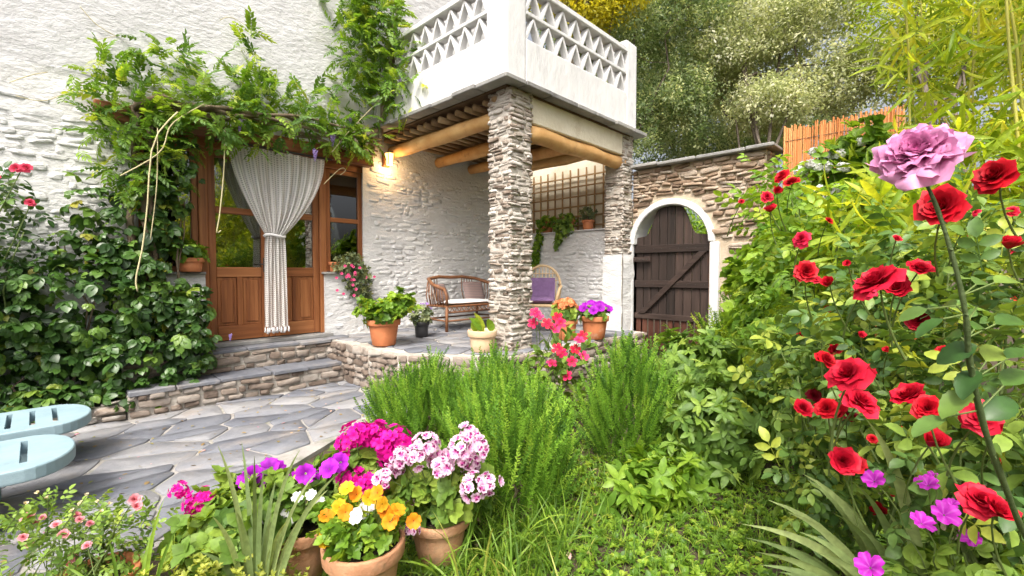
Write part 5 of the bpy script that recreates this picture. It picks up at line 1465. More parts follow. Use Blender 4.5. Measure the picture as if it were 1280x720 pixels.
c = on_z(603, 439, .484); t = potted('potted_succulent', 'pale clay pot with upright green leaves in front of the pillar', c, .155, .12, .23, M['pale_clay'], rim=.3)
n = 40; r_ = np.random.default_rng(5); yv = np.column_stack([r_.normal(0, .45, n), r_.normal(0, .45, n), np.ones(n)])
P = c + np.column_stack([r_.normal(0, .05, n), r_.normal(0, .05, n), np.full(n, .20)])
place_pieces(t, 'leaf', None, LT['simple'], r_.integers(0, 3, n), frames(P, yv, r_.normal(0, 1, (n, 3)), r_.uniform(.14, .24, n)), G['hedge'], 300, 'upright_leaf')
c = on_z(707, 424, .484); t = potted('potted_geranium', 'salmon orange geranium in a terracotta pot beside the pillar', c, .15, .11, .25, M['terracotta'])
P, D = mound(t, (c[0], c[1], c[2] + .32), (.17, .17, .12), 80, (.07, .1), 'rosette_round', 'geranium', 'leaf_cluster', 33, 50)
OR = [floret(420 + i, 5, 1, .55, (.75, .20, .06), (.85, .38, .17)) for i in range(2)]
ORH = head(1, OR, 16, .8, .5)
for k in range(9): bloom(t, 'flower_head', ORH, (c[0] + .15 * math.cos(k * 2.4) * (k / 9) ** .5, c[1] + .15 * math.sin(k * 2.4) * (k / 9) ** .5, c[2] + .44 + .03 * math.sin(k)), (math.cos(k * 2.4) * .5, math.sin(k * 2.4) * .5, 1), .055, key='salmon', spin=k)
PU = [floret(430 + i, 5, 1, .72, (.20, .004, .28), (.42, .018, .52), (60, 30), nu=5, nv=4, r0=.10) for i in range(2)]
c = on_z(743, 423, .484); t = potted('potted_petunia', 'purple petunias in a terracotta pot at the edge of the porch', c, .18, .125, .29, M['terracotta'])
P, D = mound(t, (c[0], c[1], c[2] + .32), (.18, .18, .09), 90, (.06, .09), 'rosette_round', 'geranium', 'leaf_cluster', 34, 50)
for k in range(15):
    q = np.array([c[0] + .21 * math.cos(k * 2.4) * (k / 15) ** .5, c[1] + .21 * math.sin(k * 2.4) * (k / 15) ** .5, c[2] + .44 - .09 * (k / 15)])
    bloom(t, 'blossom', PU[k % 2], q, np.array([math.cos(k * 2.4) * .6, math.sin(k * 2.4) * .6, .8]) + TOCAM(c) * .8, .055, key=f'petunia{k % 2}', spin=k)
# sill pots
c = np.array([1.02, 5.86, 1.331]); t = potted('potted_plant', 'terracotta pot half hidden by the creeper on the left window sill', c + np.array([.14, .07, 0]), .13, .10, .15, M['terracotta'], rim=.3)
mound(t, (c[0] + .14, c[1] + .07, c[2] + .21), (.15, .11, .10), 70, (.06, .10), 'rosette', 'hedge', 'leaf_cluster', 35, 40)
c = np.array([2.80, 5.99, 1.331]); t = potted('potted_trailing_plant', 'trailing grey-green plant with pink flowers in a sill pot', c, .09, .07, .13, M['terracotta'], rim=.3)
mound(t, c, [((c[0] + .12, c[1] - .10, c[2] + .10), (.20, .12, .14)), ((c[0] + .27, c[1] - .14, c[2] - .12), (.18, .10, .24)), ((c[0] + .34, c[1] - .12, c[2] - .35), (.10, .06, .14))], 300, (.045, .08), 'rosette', 'grey', 'leaf_cluster', 36, 130, up=.0)
MP = floret(440, 5, 1, .55, (.55, .03, .12), (.68, .10, .25))
r_ = np.random.default_rng(8)
for k in range(22): bloom(t, 'blossom', MP, (c[0] - .12 + .55 * r_.random(), c[1] - .26 + .03 * r_.random(), c[2] + .12 - .5 * r_.random()), (-.4, -1, .3), .020, key='sillpink', spin=k)
# ledge pots below the trellis
for k, (px, lab) in enumerate(((684, 'terracotta pot with trailing ivy at the pillar end of the ledge'), (711, 'bushy ivy pot in the middle of the trellis ledge'), (735, 'small terracotta pot with wispy grey plant on the trellis ledge'))):
    c = on_x(px, 287, 6.16); c[2] = 1.997
    t = potted('ledge_pot', lab, c, .115 if k != 2 else .10, .08, .19 if k != 2 else .16, M['terracotta'])
    bl = [((c[0] - .05, c[1], c[2] + .16), (.16, .17, .12))] if k < 2 else [((c[0], c[1], c[2] + .26), (.10, .12, .13))]
    if k == 0: bl += [((c[0] - .17, c[1] + .03 + .03 * j, c[2] - .03 - .13 * j), (.05, .07, .12)) for j in range(5)]
    if k == 1: bl += [((c[0] - .16, c[1], c[2] + .02), (.08, .2, .12)), ((c[0] - .17, c[1] + .1, c[2] - .2), (.04, .05, .16))]
    mound(t, c, bl, 230 if k == 0 else 190 if k == 1 else 70, (.04, .07), 'rosette_round' if k < 2 else 'rosette', ('hedge', 'shrub', 'grey')[k], 'leaf_cluster', 37 + k, 100, up=.0)

# ------------------------------------------------------------------ mandevilla with pink and red trumpets
c = gz(700, 500); c[2] = float(ground_h(c[0], c[1]))
mand, P, D = leafy_shrub('mandevilla', 'climbing plant with pink and red trumpet flowers below the pillar', 'flowering plant', [((*at(690, 445, 4.1)[:2], .5), (.24, .24, .25)), ((*at(712, 430, 4.1)[:2], .62), (.17, .17, .2)), ((*at(700, 480, 4.0)[:2], .3), (.2, .2, .25))], 170, (.08, .12), 'simple', 'shrub', 'leaf', 45, 120)
MA = [floret(450 + i, 5, 1, .50, (.50, .006, .06), cc, (58, 30), nu=4, nv=4, r0=.1) for i, cc in enumerate(((.72, .025, .13), (.80, .06, .22), (.66, .012, .03)))]
for k, (px, py) in enumerate(((669, 391), (673, 396), (697, 397), (701, 404), (693, 412), (697, 436), (703, 442), (724, 426), (728, 420), (715, 452), (729, 446), (684, 405), (709, 470), (690, 455), (719, 437), (666, 404))):
    p = at(px, py, 3.85 + .1 * math.sin(k)); bloom(mand, 'blossom', MA[k % 3], p, TOCAM(p) + np.array([.5 * math.sin(k * 2), .3 * math.cos(k), .5]), .046, key=f'mandev{k % 3}', spin=k)
    mb = MB(); mb.tube(curve(p, P[k * 9 % len(P)], (0, 0, .01), 5), .003, 5); mb.build('flower_stalk', M['green_stem'], mand)

# ------------------------------------------------------------------ foreground pots
def rim_at(px, py, d): return at(px, py, d)
BASE = -.03
def fpot(name, label, px, py, d, rt, mat, cat='potted plant'):
    c = rim_at(px, py, d); h = c[2] - BASE; c = np.array([c[0], c[1], BASE]); return potted(name, label, c, rt, rt * .68, h, mat, cat), c, h
# pansies
t, c, h = fpot('potted_pansies', 'weathered terracotta pot of orange and white pansies in the foreground', 455, 674, 1.85, .16, M['old_terracotta'])
P, D = mound(t, c, [((c[0], c[1], h - .0), (.15, .15, .07)), ((c[0] - .05, c[1] + .06, h + .05), (.12, .12, .06))], 260, (.035, .06), 'rosette', 'hedge', 'leaf_cluster', 51, 130, up=.5)
def blotch(c1):
    return lambda u, v, c: np.array(c1) if (v < .55 and abs(u) < .7) else c
PA = {'o': floret(460, 5, 1, .70, (.72, .22, .01), (.85, .32, .015), (66, 18), nu=4, r0=.05, eye=(.15, .03, .0)), 'y': floret(461, 5, 1, .70, (.75, .40, .01), (.90, .50, .03), (66, 18), nu=4, r0=.05, eye=(.2, .06, .0)), 'w': floret(462, 5, 1, .70, (.70, .70, .78), (.80, .80, .82), (66, 18), nu=4, r0=.05, eye=(.6, .4, .02))}
for k, (px, py, cc) in enumerate(((434, 611, 'y'), (424, 634, 'y'), (432, 640, 'o'), (408, 646, 'o'), (414, 652, 'y'), (460, 622, 'y'), (472, 616, 'o'), (480, 640, 'o'), (487, 652, 'o'), (497, 638, 'o'), (478, 630, 'y'), (453, 639, 'w'), (446, 645, 'w'), (459, 634, 'w'), (517, 651, 'o'), (404, 676, 'y'), (446, 618, 'o'), (491, 644, 'o'))):
    p = at(px, py, 1.80 + .04 * math.sin(k * 2)); bloom(t, 'pansy', PA[cc], p, TOCAM(p) + np.array([.6 * math.sin(k * 3), .6 * math.cos(k * 2), .25]), .029, key='pansy' + cc, spin=k * 1.1)
    mb = MB(); mb.tube(curve(p - np.array([0, 0, .004]), (c[0] + (p[0] - c[0]) * .5, c[1] + (p[1] - c[1]) * .5, h - .02), (0, 0, .01), 5), .0018, 5); mb.build('flower_stalk', M['green_stem'], t)
# bicolour geranium
t, c, h = fpot('potted_geranium', 'terracotta pot of pink and white bicolour geraniums in the foreground', 549, 641, 2.20, .15, M['old_terracotta'])
P, D = mound(t, c, [((c[0], c[1], h + .10), (.19, .19, .13)), ((c[0] + .05, c[1] - .05, h + .03), (.16, .16, .08))], 210, (.06, .10), 'rosette_round', 'geranium', 'leaf_cluster', 52, 130, up=.5)
up_mark = lambda u, v, c: np.array((.22, .004, .11)) if (.30 < v < .80 and abs(u) < .62) else (np.array((.62, .10, .38)) if (v < .35) else c)
lo_mark = lambda u, v, c: np.array((.55, .08, .33)) if (v < .5 and abs(u) < .4) else c
BI = [floret(470 + i, 5, 1, .56, (.74, .38, .60), (.82, .60, .74), (64, 24), {0: up_mark, 1: up_mark, 2: lo_mark, 3: lo_mark, 4: lo_mark}, nu=5, nv=6, r0=.05) for i in range(4)]
BH = [head(40 + i, BI, 9, 1.1, .52, .70, .6, .35) for i in range(4)]
for k, (px, py, s) in enumerate(((502, 573, .05), (496, 584, .042), (532, 556, .05), (520, 570, .045), (540, 562, .042), (587, 546, .05), (575, 560, .048), (551, 584, .052), (545, 578, .04), (587, 574, .05), (593, 610, .052), (611, 604, .045), (512, 619, .046), (481, 597, .046), (514, 662, .03), (565, 572, .045), (590, 588, .042), (600, 560, .04))):
    p = at(px, py, 2.06 + .08 * math.sin(k * 1.7)); bloom(t, 'flower_head', BH[k % 4], p, TOCAM(p) * .9 + np.array([.3 * math.sin(k), .3 * math.cos(k), .45]), s * .95, key=f'bicolour{k % 4}', spin=k)
    mb = MB(); mb.tube(curve(p, (c[0] + (p[0] - c[0]) * .3, c[1] + (p[1] - c[1]) * .3, h + .02), (0, 0, .02), 6), .0028, 6); mb.build('flower_stalk', M['green_stem'], t)
# magenta geranium
t, c, h = fpot('potted_geranium', 'terracotta pot of vivid magenta geraniums behind the pansies', 455, 622, 2.30, .16, M['terracotta'])
P, D = mound(t, c, [((c[0], c[1], h + .10), (.20, .20, .13))], 190, (.06, .10), 'rosette_round', 'geranium', 'leaf_cluster', 53, 110, up=.5)
MG = [floret(480 + i, 5, 1, .55, (.55, .003, .20), (.78, .010, .36), (64, 22), nu=3, nv=4) for i in range(3)]
MH = [head(60 + i, MG, 20, 1.1, .40, .9, .7, .3) for i in range(3)]
for k, (px, py, s) in enumerate(((467, 546, .062), (452, 549, .058), (438, 555, .055), (481, 552, .058), (496, 553, .06), (490, 566, .055), (471, 580, .056), (478, 592, .05), (441, 600, .055), (460, 604, .055), (450, 588, .045), (430, 570, .03), (476, 607, .045), (445, 543, .05), (503, 560, .045))):
    p = at(px, py, 2.20 + .08 * math.sin(k * 1.3)); bloom(t, 'flower_head', MH[k % 3], p, TOCAM(p) * .6 + np.array([.2 * math.sin(k), .2 * math.cos(k), .7]), s, key=f'magenta{k % 3}', spin=k)
    mb = MB(); mb.tube(curve(p, (c[0] + (p[0] - c[0]) * .3, c[1] + (p[1] - c[1]) * .3, h + .02), (0, 0, .02), 6), .003, 6); mb.build('flower_stalk', M['green_stem'], t)
# purple petunias with white flowers
t, c, h = fpot('potted_petunia', 'old brown pot of purple petunias and small white flowers', 378, 655, 2.05, .125, M['old_terracotta'])
P, D = mound(t, c, [((c[0] - .08, c[1] + .07, h + .06), (.22, .20, .13)), ((c[0] - .22, c[1] + .2, h + .05), (.18, .18, .11))], 260, (.05, .08), 'rosette', 'geranium', 'leaf_cluster', 54, 130, up=.5)
for k, (px, py) in enumerate(((338, 584), (346, 588), (315, 594), (310, 600), (349, 599), (382, 592), (376, 597), (303, 614), (337, 610), (325, 604), (419, 581), (412, 586), (426, 578), (388, 600))):
    p = at(px, py, 2.08 + .07 * math.sin(k * 2.1)); bloom(t, 'petunia', PU[k % 2], p, TOCAM(p) + np.array([.5 * math.sin(k * 2), .5 * math.cos(k * 1.7), .2]), .040, key=f'petunia{k % 2}', spin=k)
    mb = MB(); mb.tube(curve(p, P[k * 7], (0, 0, .01), 5), .002, 5); mb.build('flower_stalk', M['green_stem'], t)
WH = floret(490, 5, 1, .6, (.78, .78, .76), (.82, .82, .80), (66, 18), eye=(.7, .55, .1))
for k, (px, py) in enumerate(((358, 640), (368, 634), (395, 634), (389, 619), (324, 639), (332, 648), (350, 652), (400, 628), (380, 640), (346, 630), (410, 640), (372, 622), (362, 652), (340, 640))):
    p = at(px, py, 1.95 + .05 * math.sin(k)); bloom(t, 'white_blossom', WH, p, TOCAM(p) + np.array([.4 * math.sin(k * 2), .3, .3]), .022, key='white', spin=k)
# geranium left
t, c, h = fpot('potted_geranium', 'terracotta pot of rounded green geranium leaves with two magenta heads', 290, 690, 1.98, .15, M['terracotta'])
P, D = mound(t, c, [((c[0], c[1], h + .05), (.22, .22, .10))], 190, (.06, .10), 'rosette_round', 'geranium', 'leaf_cluster', 55, 120, up=.6)
for k, (px, py, s) in enumerate(((224, 614, .030), (251, 628, .045), (242, 633, .03), (258, 624, .03))):
    p = at(px, py, 1.95); bloom(t, 'flower_head', MH[k % 3], p, TOCAM(p) + np.array([0, 0, .5]), s, key=f'magenta{k % 3}', spin=k)
    mb = MB(); mb.tube(curve(p, (c[0] - .05, c[1] + .1, h + .02), (0, 0, .02), 6), .003, 6); mb.build('flower_stalk', M['green_stem'], t)
# miniature pink rose
t, c, h = fpot('potted_rose', 'miniature pale pink rose bush in a pot at the lower left corner', 120, 716, 1.80, .14, M['terracotta'])
bl = [(tuple(at(105, 690, 1.85)), (.24, .24, .14)), (tuple(at(40, 690, 1.8)), (.22, .22, .15)), (tuple(at(145, 665, 1.9)), (.12, .12, .10)), (tuple(at(60, 655, 1.9)), (.15, .15, .1)), ((c[0], c[1], h + .03), (.15, .15, .07))]
P, D = mound(t, c, bl, 380, (.038, .065), 'rose', 'shrub', 'rose_leaf', 56, 220, up=.3)
stems(t, 'cane', (c[0], c[1], h - .03), P[:16], .005, .002, M['green_stem'], 56)
MR = [rose_tpl(300 + i, 18, 1.0, (.66, .17, .21), (.80, .38, .42), .58) for i in range(2)]
CR = rose_tpl(310, 7, 1.0, (.75, .62, .36), (.80, .72, .50), .25)
for k, (px, py, s, b) in enumerate(((35, 649, .030, 0), (42, 655, .024, 0), (30, 672, .022, 0), (168, 625, .030, 0), (170, 634, .026, 0), (54, 648, .018, 0), (71, 657, .022, 0), (95, 645, .022, 0), (100, 650, .02, 0), (80, 668, .026, 0), (90, 698, .026, 0), (86, 706, .022, 0), (110, 683, .022, 0), (112, 656, .02, 0), (36, 682, .018, 0), (48, 616, .014, 1), (31, 630, .015, 1), (30, 637, .013, 1), (60, 623, .016, 1), (108, 620, .015, 1), (101, 629, .014, 1), (123, 627, .013, 1), (137, 630, .014, 1), (125, 640, .013, 1), (165, 646, .013, 1), (90, 640, .016, 1), (98, 632, .016, 1))):
    p = at(px, py, 1.78 + .07 * math.sin(k * 1.9)); bloom(t, 'bud' if b else 'rose_bloom', CR if b else MR[k % 2], p, TOCAM(p) * (.3 if b else .8) + np.array([.4 * math.sin(k * 2), .3 * math.cos(k), .6]), s * .78, key='creambud' if b else f'minirose{k % 2}', spin=k)
    mb = MB(); mb.tube(curve(p, P[k * 9 % len(P)], (0, 0, .01), 5), .0018, 5); mb.build('flower_stalk', M['green_stem'], t)
# sword-leaved clump
def blade_clump(name, label, specs, w, mat, base_r=.05, bend_z=.12, seed=1):
    c0 = np.mean([s[0] for s in specs], 0); o = empty(name, (c0[0], c0[1], c0[2]), label, 'clump of leaves')
    r = random.Random(seed)
    for k, (b, tip, ww) in enumerate(specs):
        b, tip = np.asarray(b, float), np.asarray(tip, float); V = []; n = 11
        d = tip - b; Ld = np.linalg.norm(d); hz = nrm(np.array([d[0], d[1], 0]) + 1e-6)
        ctrl = b + np.array([d[0] * .28, d[1] * .28, d[2] * .62 + bend_z * Ld])
        side0 = nrm(np.cross(d, nrm(EYE - b) + np.array([r.uniform(-.5, .5), r.uniform(-.5, .5), r.uniform(-.3, .3)])))
        pts_ = [(1 - t) ** 2 * b + 2 * t * (1 - t) * ctrl + t * t * tip for t in np.linspace(0, 1, n)]
        for i, p in enumerate(pts_):
            t = i / (n - 1); tg = nrm(pts_[min(i + 1, n - 1)] - pts_[max(i - 1, 0)]); sd = nrm(side0 - tg * (side0 @ tg)); nn = np.cross(tg, sd)
            h_ = ww * (.75 + .25 * min(1, t * 3)) * max(0.02, 1 - t ** 2.6); V += [p - sd * h_, p + nn * h_ * .28, p + sd * h_]
        F = []
        for i in range(n - 1):
            q = i * 3; F += [(q, q + 1, q + 4), (q, q + 4, q + 3), (q + 1, q + 2, q + 5), (q + 1, q + 5, q + 4)]
        obj_np('blade', V, F, G[mat], o, True)
    return o
r_ = np.random.default_rng(12)
sp = []
for (px, py, bx) in ((302, 552, 318), (308, 600, 322), (375, 562, 330), (396, 590, 335), (272, 556, 312), (345, 600, 326), (410, 612, 340), (330, 585, 322), (296, 640, 315), (388, 640, 338), (265, 645, 306), (360, 650, 330), (318, 570, 320), (382, 612, 335), (250, 690, 300), (425, 590, 345), (340, 640, 328), (285, 600, 312)):
    b = at(bx, 745 + r_.uniform(-10, 10), 1.78); b[2] = max(b[2], BASE); sp.append((b, at(px, py, 1.72 + .1 * r_.normal()), .009 + .004 * r_.random()))
blade_clump('sword_leaf_clump', 'upright grey-green sword leaves between the foreground flower pots', sp, .01, 'iris', seed=3, bend_z=.05)
sp = []
for (px, py, bx) in ((205, 625, 180), (190, 665, 175), (135, 672, 150), (40, 718, 110), (75, 705, 130), (225, 655, 190)):
    b = at(bx, 760, 1.68); sp.append((b, at(px, py, 1.66 + .06 * r_.normal()), .007))
blade_clump('sword_leaf_clump', 'few thin arching leaves in front of the miniature rose', sp, .01, 'grass', seed=4, bend_z=.12)
# lime sedum
leafy_shrub('sedum_mat', 'lime yellow sedum spilling along the bottom edge of the bed', 'ground cover plant', [((*at(270, 735, 1.72)[:2], .08), (.24, .20, .17)), ((*at(345, 745, 1.7)[:2], .05), (.18, .14, .14)), ((*at(200, 735, 1.72)[:2], .07), (.16, .14, .15))], 1100, (.018, .034), 'rosette', 'lime', 'leaf_cluster', 57, 280, up=.7, jit=.4)

# ------------------------------------------------------------------ roses at the right
RED = [rose_tpl(500 + i, nn, 1.0, ci, co, op) for i, (nn, ci, co, op) in enumerate(((30, (.34, .003, .012), (.60, .008, .022), .72), (26, (.40, .004, .02), (.64, .014, .045), .9), (34, (.28, .002, .01), (.52, .008, .03), .6), (12, (.36, .004, .016), (.55, .008, .025), .22), (24, (.42, .006, .03), (.66, .02, .07), 1.08), (28, (.30, .003, .01), (.58, .008, .02), .82), (18, (.32, .003, .014), (.56, .008, .03), .45)))]
red_px = [(979, 222, 17), (990, 230, 16), (971, 241, 19), (958, 247, 15), (963, 265, 15), (1003, 300, 20), (927, 253, 8), (1035, 277, 9), (1007, 341, 24), (1037, 356, 26), (1100, 357, 48), (1120, 362, 30), (1082, 360, 28), (1148, 340, 30), (1180, 262, 44), (1249, 223, 46), (1260, 310, 34), (1279, 312, 26), (1246, 306, 18), (1221, 266, 10), (1150, 403, 24), (1273, 372, 18),
          (1030, 452, 28), (1044, 440, 24), (1064, 472, 38), (1082, 476, 34), (1017, 495, 18), (1002, 512, 20), (1012, 514, 18), (1035, 512, 30), (1048, 520, 30), (1073, 505, 34), (1096, 520, 20), (1060, 516, 24), (1142, 500, 34), (1160, 512, 34), (1199, 475, 22), (1162, 557, 32), (1228, 524, 36), (1245, 540, 40), (1215, 515, 22), (1052, 577, 30), (1066, 580, 30), (1127, 615, 24), (1101, 641, 22), (1224, 628, 44), (1242, 640, 40), (1275, 597, 22), (1277, 624, 24), (1145, 422, 9), (1090, 549, 10), (1032, 389, 12), (1018, 350, 14), (1060, 330, 10), (1205, 300, 16), (1120, 300, 12), (1000, 420, 10), (1180, 440, 14), (1110, 440, 12), (1265, 265, 14), (1075, 420, 10), (1190, 560, 18), (1255, 580, 20), (1120, 540, 16)]
BUSH = {}
specs = {'near': ('rose_bush', 'nearest red rose bush with large blooms at the right edge', [(tuple(at(1200, 580, 1.30)), (.22, .22, .22)), (tuple(at(1265, 480, 1.25)), (.22, .2, .3)), (tuple(at(1150, 520, 1.45)), (.22, .2, .24)), (tuple(at(1260, 340, 1.45)), (.22, .22, .25)), (tuple(at(1270, 620, 1.35)), (.2, .2, .2))], 420, 'rose', 280),
         'mid': ('rose_bush', 'middle red rose bush with clustered blooms beside the soft shrubs', [(tuple(at(1060, 520, 1.85)), (.26, .26, .26)), (tuple(at(1100, 400, 1.8)), (.30, .28, .28)), (tuple(at(1010, 455, 2.2)), (.26, .26, .28)), (tuple(at(1160, 390, 1.7)), (.28, .26, .26)), (tuple(at(1050, 600, 1.9)), (.25, .25, .22)), (tuple(at(1130, 620, 1.75)), (.25, .25, .22)), (tuple(at(1170, 310, 1.9)), (.26, .26, .22))], 820, 'rose', 290),
         'far': ('rose_bush', 'tall red rose bush at the back in front of the reed fence', [(tuple(at(985, 290, 2.7)), (.30, .30, .42)), (tuple(at(1030, 330, 2.6)), (.36, .36, .40)), (tuple(at(975, 250, 2.9)), (.2, .2, .22)), (tuple(at(1090, 290, 2.7)), (.4, .4, .4)), (tuple(at(1190, 290, 2.6)), (.4, .4, .38)), (tuple(at(1000, 400, 2.7)), (.36, .36, .4))], 620, 'hedge', 290)}
for key, (nm, lab, blobs, n, mt_, lim) in specs.items():
    cc = np.mean([b[0] for b in blobs], 0); z0 = float(ground_h(cc[0], cc[1]))
    o = empty(nm, (cc[0], cc[1], z0), lab, 'rose bush', 'red rose bushes'); BUSH[key] = o
    P, D = blob_points(blobs, n, .25, hash(lab) % 97 if False else len(lab))
    foliage(o, 'leaf', 'leaf_mass', LT['rose'], G[mt_], 'rose_leaf', P, D, (.075, .125), lim, len(lab), up=.15, out=.6, jit=.7)
    idx = np.random.default_rng(len(lab)).choice(len(P), 22, replace=False)
    stems(o, 'cane', (cc[0], cc[1], z0 - .02), P[idx], .0075, .003, M['green_stem'], len(lab), .02, spread=.12)
for k, (px, py, s) in enumerate(red_px):
    d = float(np.clip(.064 * F_PX / s, .98, 2.5)) * (1 + .04 * math.sin(k * 2.3))
    if s < 16: d = 2.1 if px < 1060 else 1.35
    key = 'near' if d < 1.3 else 'mid' if d < 1.95 else 'far'
    p = at(px, py, d); bloom(BUSH[key], 'rose_bloom', RED[k * 5 % 7], p, TOCAM(p) * .75 + np.array([.5 * math.sin(k * 2.1), .5 * math.cos(k * 1.3), .55]), s / F_PX * d * (.53 + .08 * math.sin(k * 1.9)), PETAL_RED, f'redrose{k * 5 % 7}', k)
    mb = MB(); q = p - TOCAM(p) * .14 + np.array([.06 * math.sin(k), .06 * math.cos(k), -.16]); mb.tube(curve(p - TOCAM(p) * .012, q, (.01, .01, 0), 5), [.0018, .002, .0022, .0025, .003], 6); mb.build('flower_stalk', M['green_stem'], BUSH[key])

# the big mauve-pink rose close to the lens
cp_ = at(1147, 200, .66); base = at(1300, 900, 1.0)
bigrose = empty('rose_bush', (base[0], base[1], BASE), 'single tall stem with a large mauve pink rose nearest the camera', 'rose bush')
path = smooth_path([at(1150, 214, .665), at(1172, 262, .665), at(1196, 340, .67), at(1208, 400, .68), at(1212, 450, .70), at(1232, 540, .74), at(1268, 640, .80), at(1320, 790, .95), (base[0], base[1], BASE)], 40)
mb = MB(); mb.tube(path, np.linspace(.0022, .0058, 40) * (1 + .12 * np.sin(np.arange(40) * 1.7)), 8); mb.build('cane', M['rose_cane'], bigrose, smooth=True)
for k in range(4, 36, 2):
    a_ = k * 2.1; o_ = nrm(RT * math.cos(a_) + np.array([0, 0, .2]) + FW * math.sin(a_)); mb = MB(); mb.tube([path[k] + o_ * .002, path[k] + o_ * .008 + np.array([0, 0, -.003])], [.0028, .0003], 5); mb.build('thorn', M['rose_cane'], bigrose)
petals = rose_petals(7, 58, 1.0, (.52, .13, .32), (.70, .34, .55), 1.0, 9, 8, .22)
fdir = TOCAM(cp_) * .62 + np.array([-.15, .1, .68])
q = Vector(nrm(fdir)).to_track_quat('Z', 'Y').to_matrix().to_4x4(); BM = Matrix.Translation(Vector(cp_)) @ q @ Matrix.Scale(.0465, 4)
mb = MB(); mb.lathe([(.001, -.28), (.06, -.26), (.13, -.14), (.12, 0), (.03, .05), (0, .06)], (0, 0, 0), 10)
core = mb.build('rose_bloom', M['green_stem'], None, smooth=True); COL.objects.unlink(core); link(core, bigrose, BM); core['label'] = 'large ruffled mauve pink bloom'
for v, f, cc in petals:
    me = mesh_np('petal', v, f, PETAL, True, col=cc); o = bpy.data.objects.new('petal', me); link(o, core, BM)
for k in range(5):
    lf = leaf_tpl(.18, 4, .2, .5); me = tpl_mesh('sepal_0', lf, G['rose'], True); o = bpy.data.objects.new('sepal', me)
    link(o, core, BM @ Matrix.Rotation(k * 1.257, 4, 'Z') @ Matrix.Translation((0, .08, -.14)) @ Matrix.Rotation(R(-40), 4, 'X') @ Matrix.Scale(.55, 4))
lv = [(1232, 352, 62, -.2), (1185, 418, 50, .2), (1160, 408, 46, .3), (1232, 408, 60, .1), (1245, 440, 66, .2), (1195, 440, 56, -.1), (1265, 400, 60, 0), (1225, 380, 40, .1), (1160, 530, 58, .3), (1195, 500, 60, .1), (1270, 470, 60, .2), (1250, 510, 62, -.2), (1262, 350, 56, .3), (1180, 380, 46, .1), (1278, 440, 60, 0), (1210, 475, 55, .2), (1140, 392, 40, 0), (1255, 570, 60, .1), (1205, 345, 44, 0)]
lvt = [leaf_tpl(.28, 12, .30, .22, .5, serr=.05), leaf_tpl(.30, 12, .38, .38, .55, .04, serr=.05)]
for k, (px, py, s, z) in enumerate(lv):
    d = .70 + .02 * math.sin(k * 2) + .00025 * max(0, py - 380); p = at(px, py, d); n0 = path[np.argmin(np.linalg.norm(path - p, axis=1))]
    out = nrm(p - n0 + np.array([0, 0, -.01])); ln = s / F_PX * d * .78
    fm = frames(np.array([p - out * ln * .5]), np.array([out]), np.array([TOCAM(p) * .7 + np.array([z, .3 * math.sin(k), .7])]), ln)[0]
    o = bpy.data.objects.new('leaf', tpl_mesh(f'big_rose_leaf_{k % 2}', lvt[k % 2], G['rose_dark'] if k % 4 else G['rose'], True)); link(o, bigrose, Matrix(fm.tolist()))
    mb = MB(); mb.tube([n0, (n0 + p - out * ln * .5) / 2, p - out * ln * .5], .0013, 5); mb.build('leaf_stalk', M['green_stem'], bigrose)

# ------------------------------------------------------------------ iris clump and magenta cranesbill at the lower right
r_ = np.random.default_rng(31); sp = []
for (px, py, d, bx) in ((928, 655, 1.45, 1120), (932, 672, 1.42, 1110), (945, 690, 1.40, 1115), (960, 625, 1.5, 1125), (950, 706, 1.38, 1110), (1003, 592, 1.45, 1140), (1010, 600, 1.5, 1135), (1066, 602, 1.35, 1150), (1083, 524, 1.30, 1160), (985, 640, 1.42, 1130), (1000, 665, 1.36, 1120), (975, 715, 1.34, 1110), (1040, 640, 1.4, 1140), (1020, 690, 1.33, 1125), (1125, 560, 1.5, 1170), (1150, 600, 1.4, 1175), (1216, 610, 1.3, 1230), (1228, 640, 1.22, 1260), (1190, 660, 1.25, 1230), (1250, 650, 1.2, 1290), (1270, 690, 1.15, 1320), (1180, 700, 1.2, 1220), (1240, 700, 1.15, 1290), (1110, 640, 1.36, 1160), (1075, 660, 1.35, 1150), (1060, 700, 1.3, 1140), (1275, 655, 1.25, 1310), (970, 680, 1.5, 1110), (1035, 612, 1.5, 1140)):
    b = at(bx + r_.uniform(-12, 12), 830 + r_.uniform(-15, 20), d * 1.02); b[2] = max(b[2], BASE); sp.append((b, at(px, py, d), .016 + .006 * r_.random()))
blade_clump('iris_clump', 'fan of broad grey-green iris leaves in the lower right corner', sp, .02, 'iris', seed=6, bend_z=.16)
cb = empty('cranesbill', gz(1150, 715), 'magenta cranesbill flowers on thin stems among the iris leaves', 'flowering plant')
vein = lambda u, v, c: np.array((.52, .09, .52)) if abs(u) < .2 else c
CB = [floret(600 + i, 5, 1, .50, (.36, .02, .36), (.54, .03, .50), (38, 48), vein, nu=7, nv=5) for i in range(2)]
for k, (px, py, s, d) in enumerate(((1093, 602, 27, 1.25), (1160, 607, 26, 1.2), (1166, 598, 16, 1.22), (1180, 644, 32, 1.15), (1152, 655, 28, 1.15), (1213, 674, 24, 1.15), (1088, 710, 34, 1.1), (1190, 632, 18, 1.16))):
    p = at(px, py, d); bloom(cb, 'blossom', CB[k % 2], p, TOCAM(p) * .8 + np.array([.3 * math.sin(k * 2), .3 * math.cos(k), .6]), s / F_PX * d * .52, key=f'cranes{k % 2}', spin=k)
    b = at(1190 + 10 * math.sin(k * 3), 800, 1.25); mb = MB(); mb.tube(curve(p, b, (0, 0, .05), 8, .006, k), np.linspace(.0016, .0028, 8), 5); mb.build('flower_stalk', M['green_stem'], cb)
P, D = blob_points([(tuple(at(1190, 730, 1.2)), (.16, .16, .10)), (tuple(at(1230, 700, 1.25)), (.14, .14, .1))], 90, .3, 3)
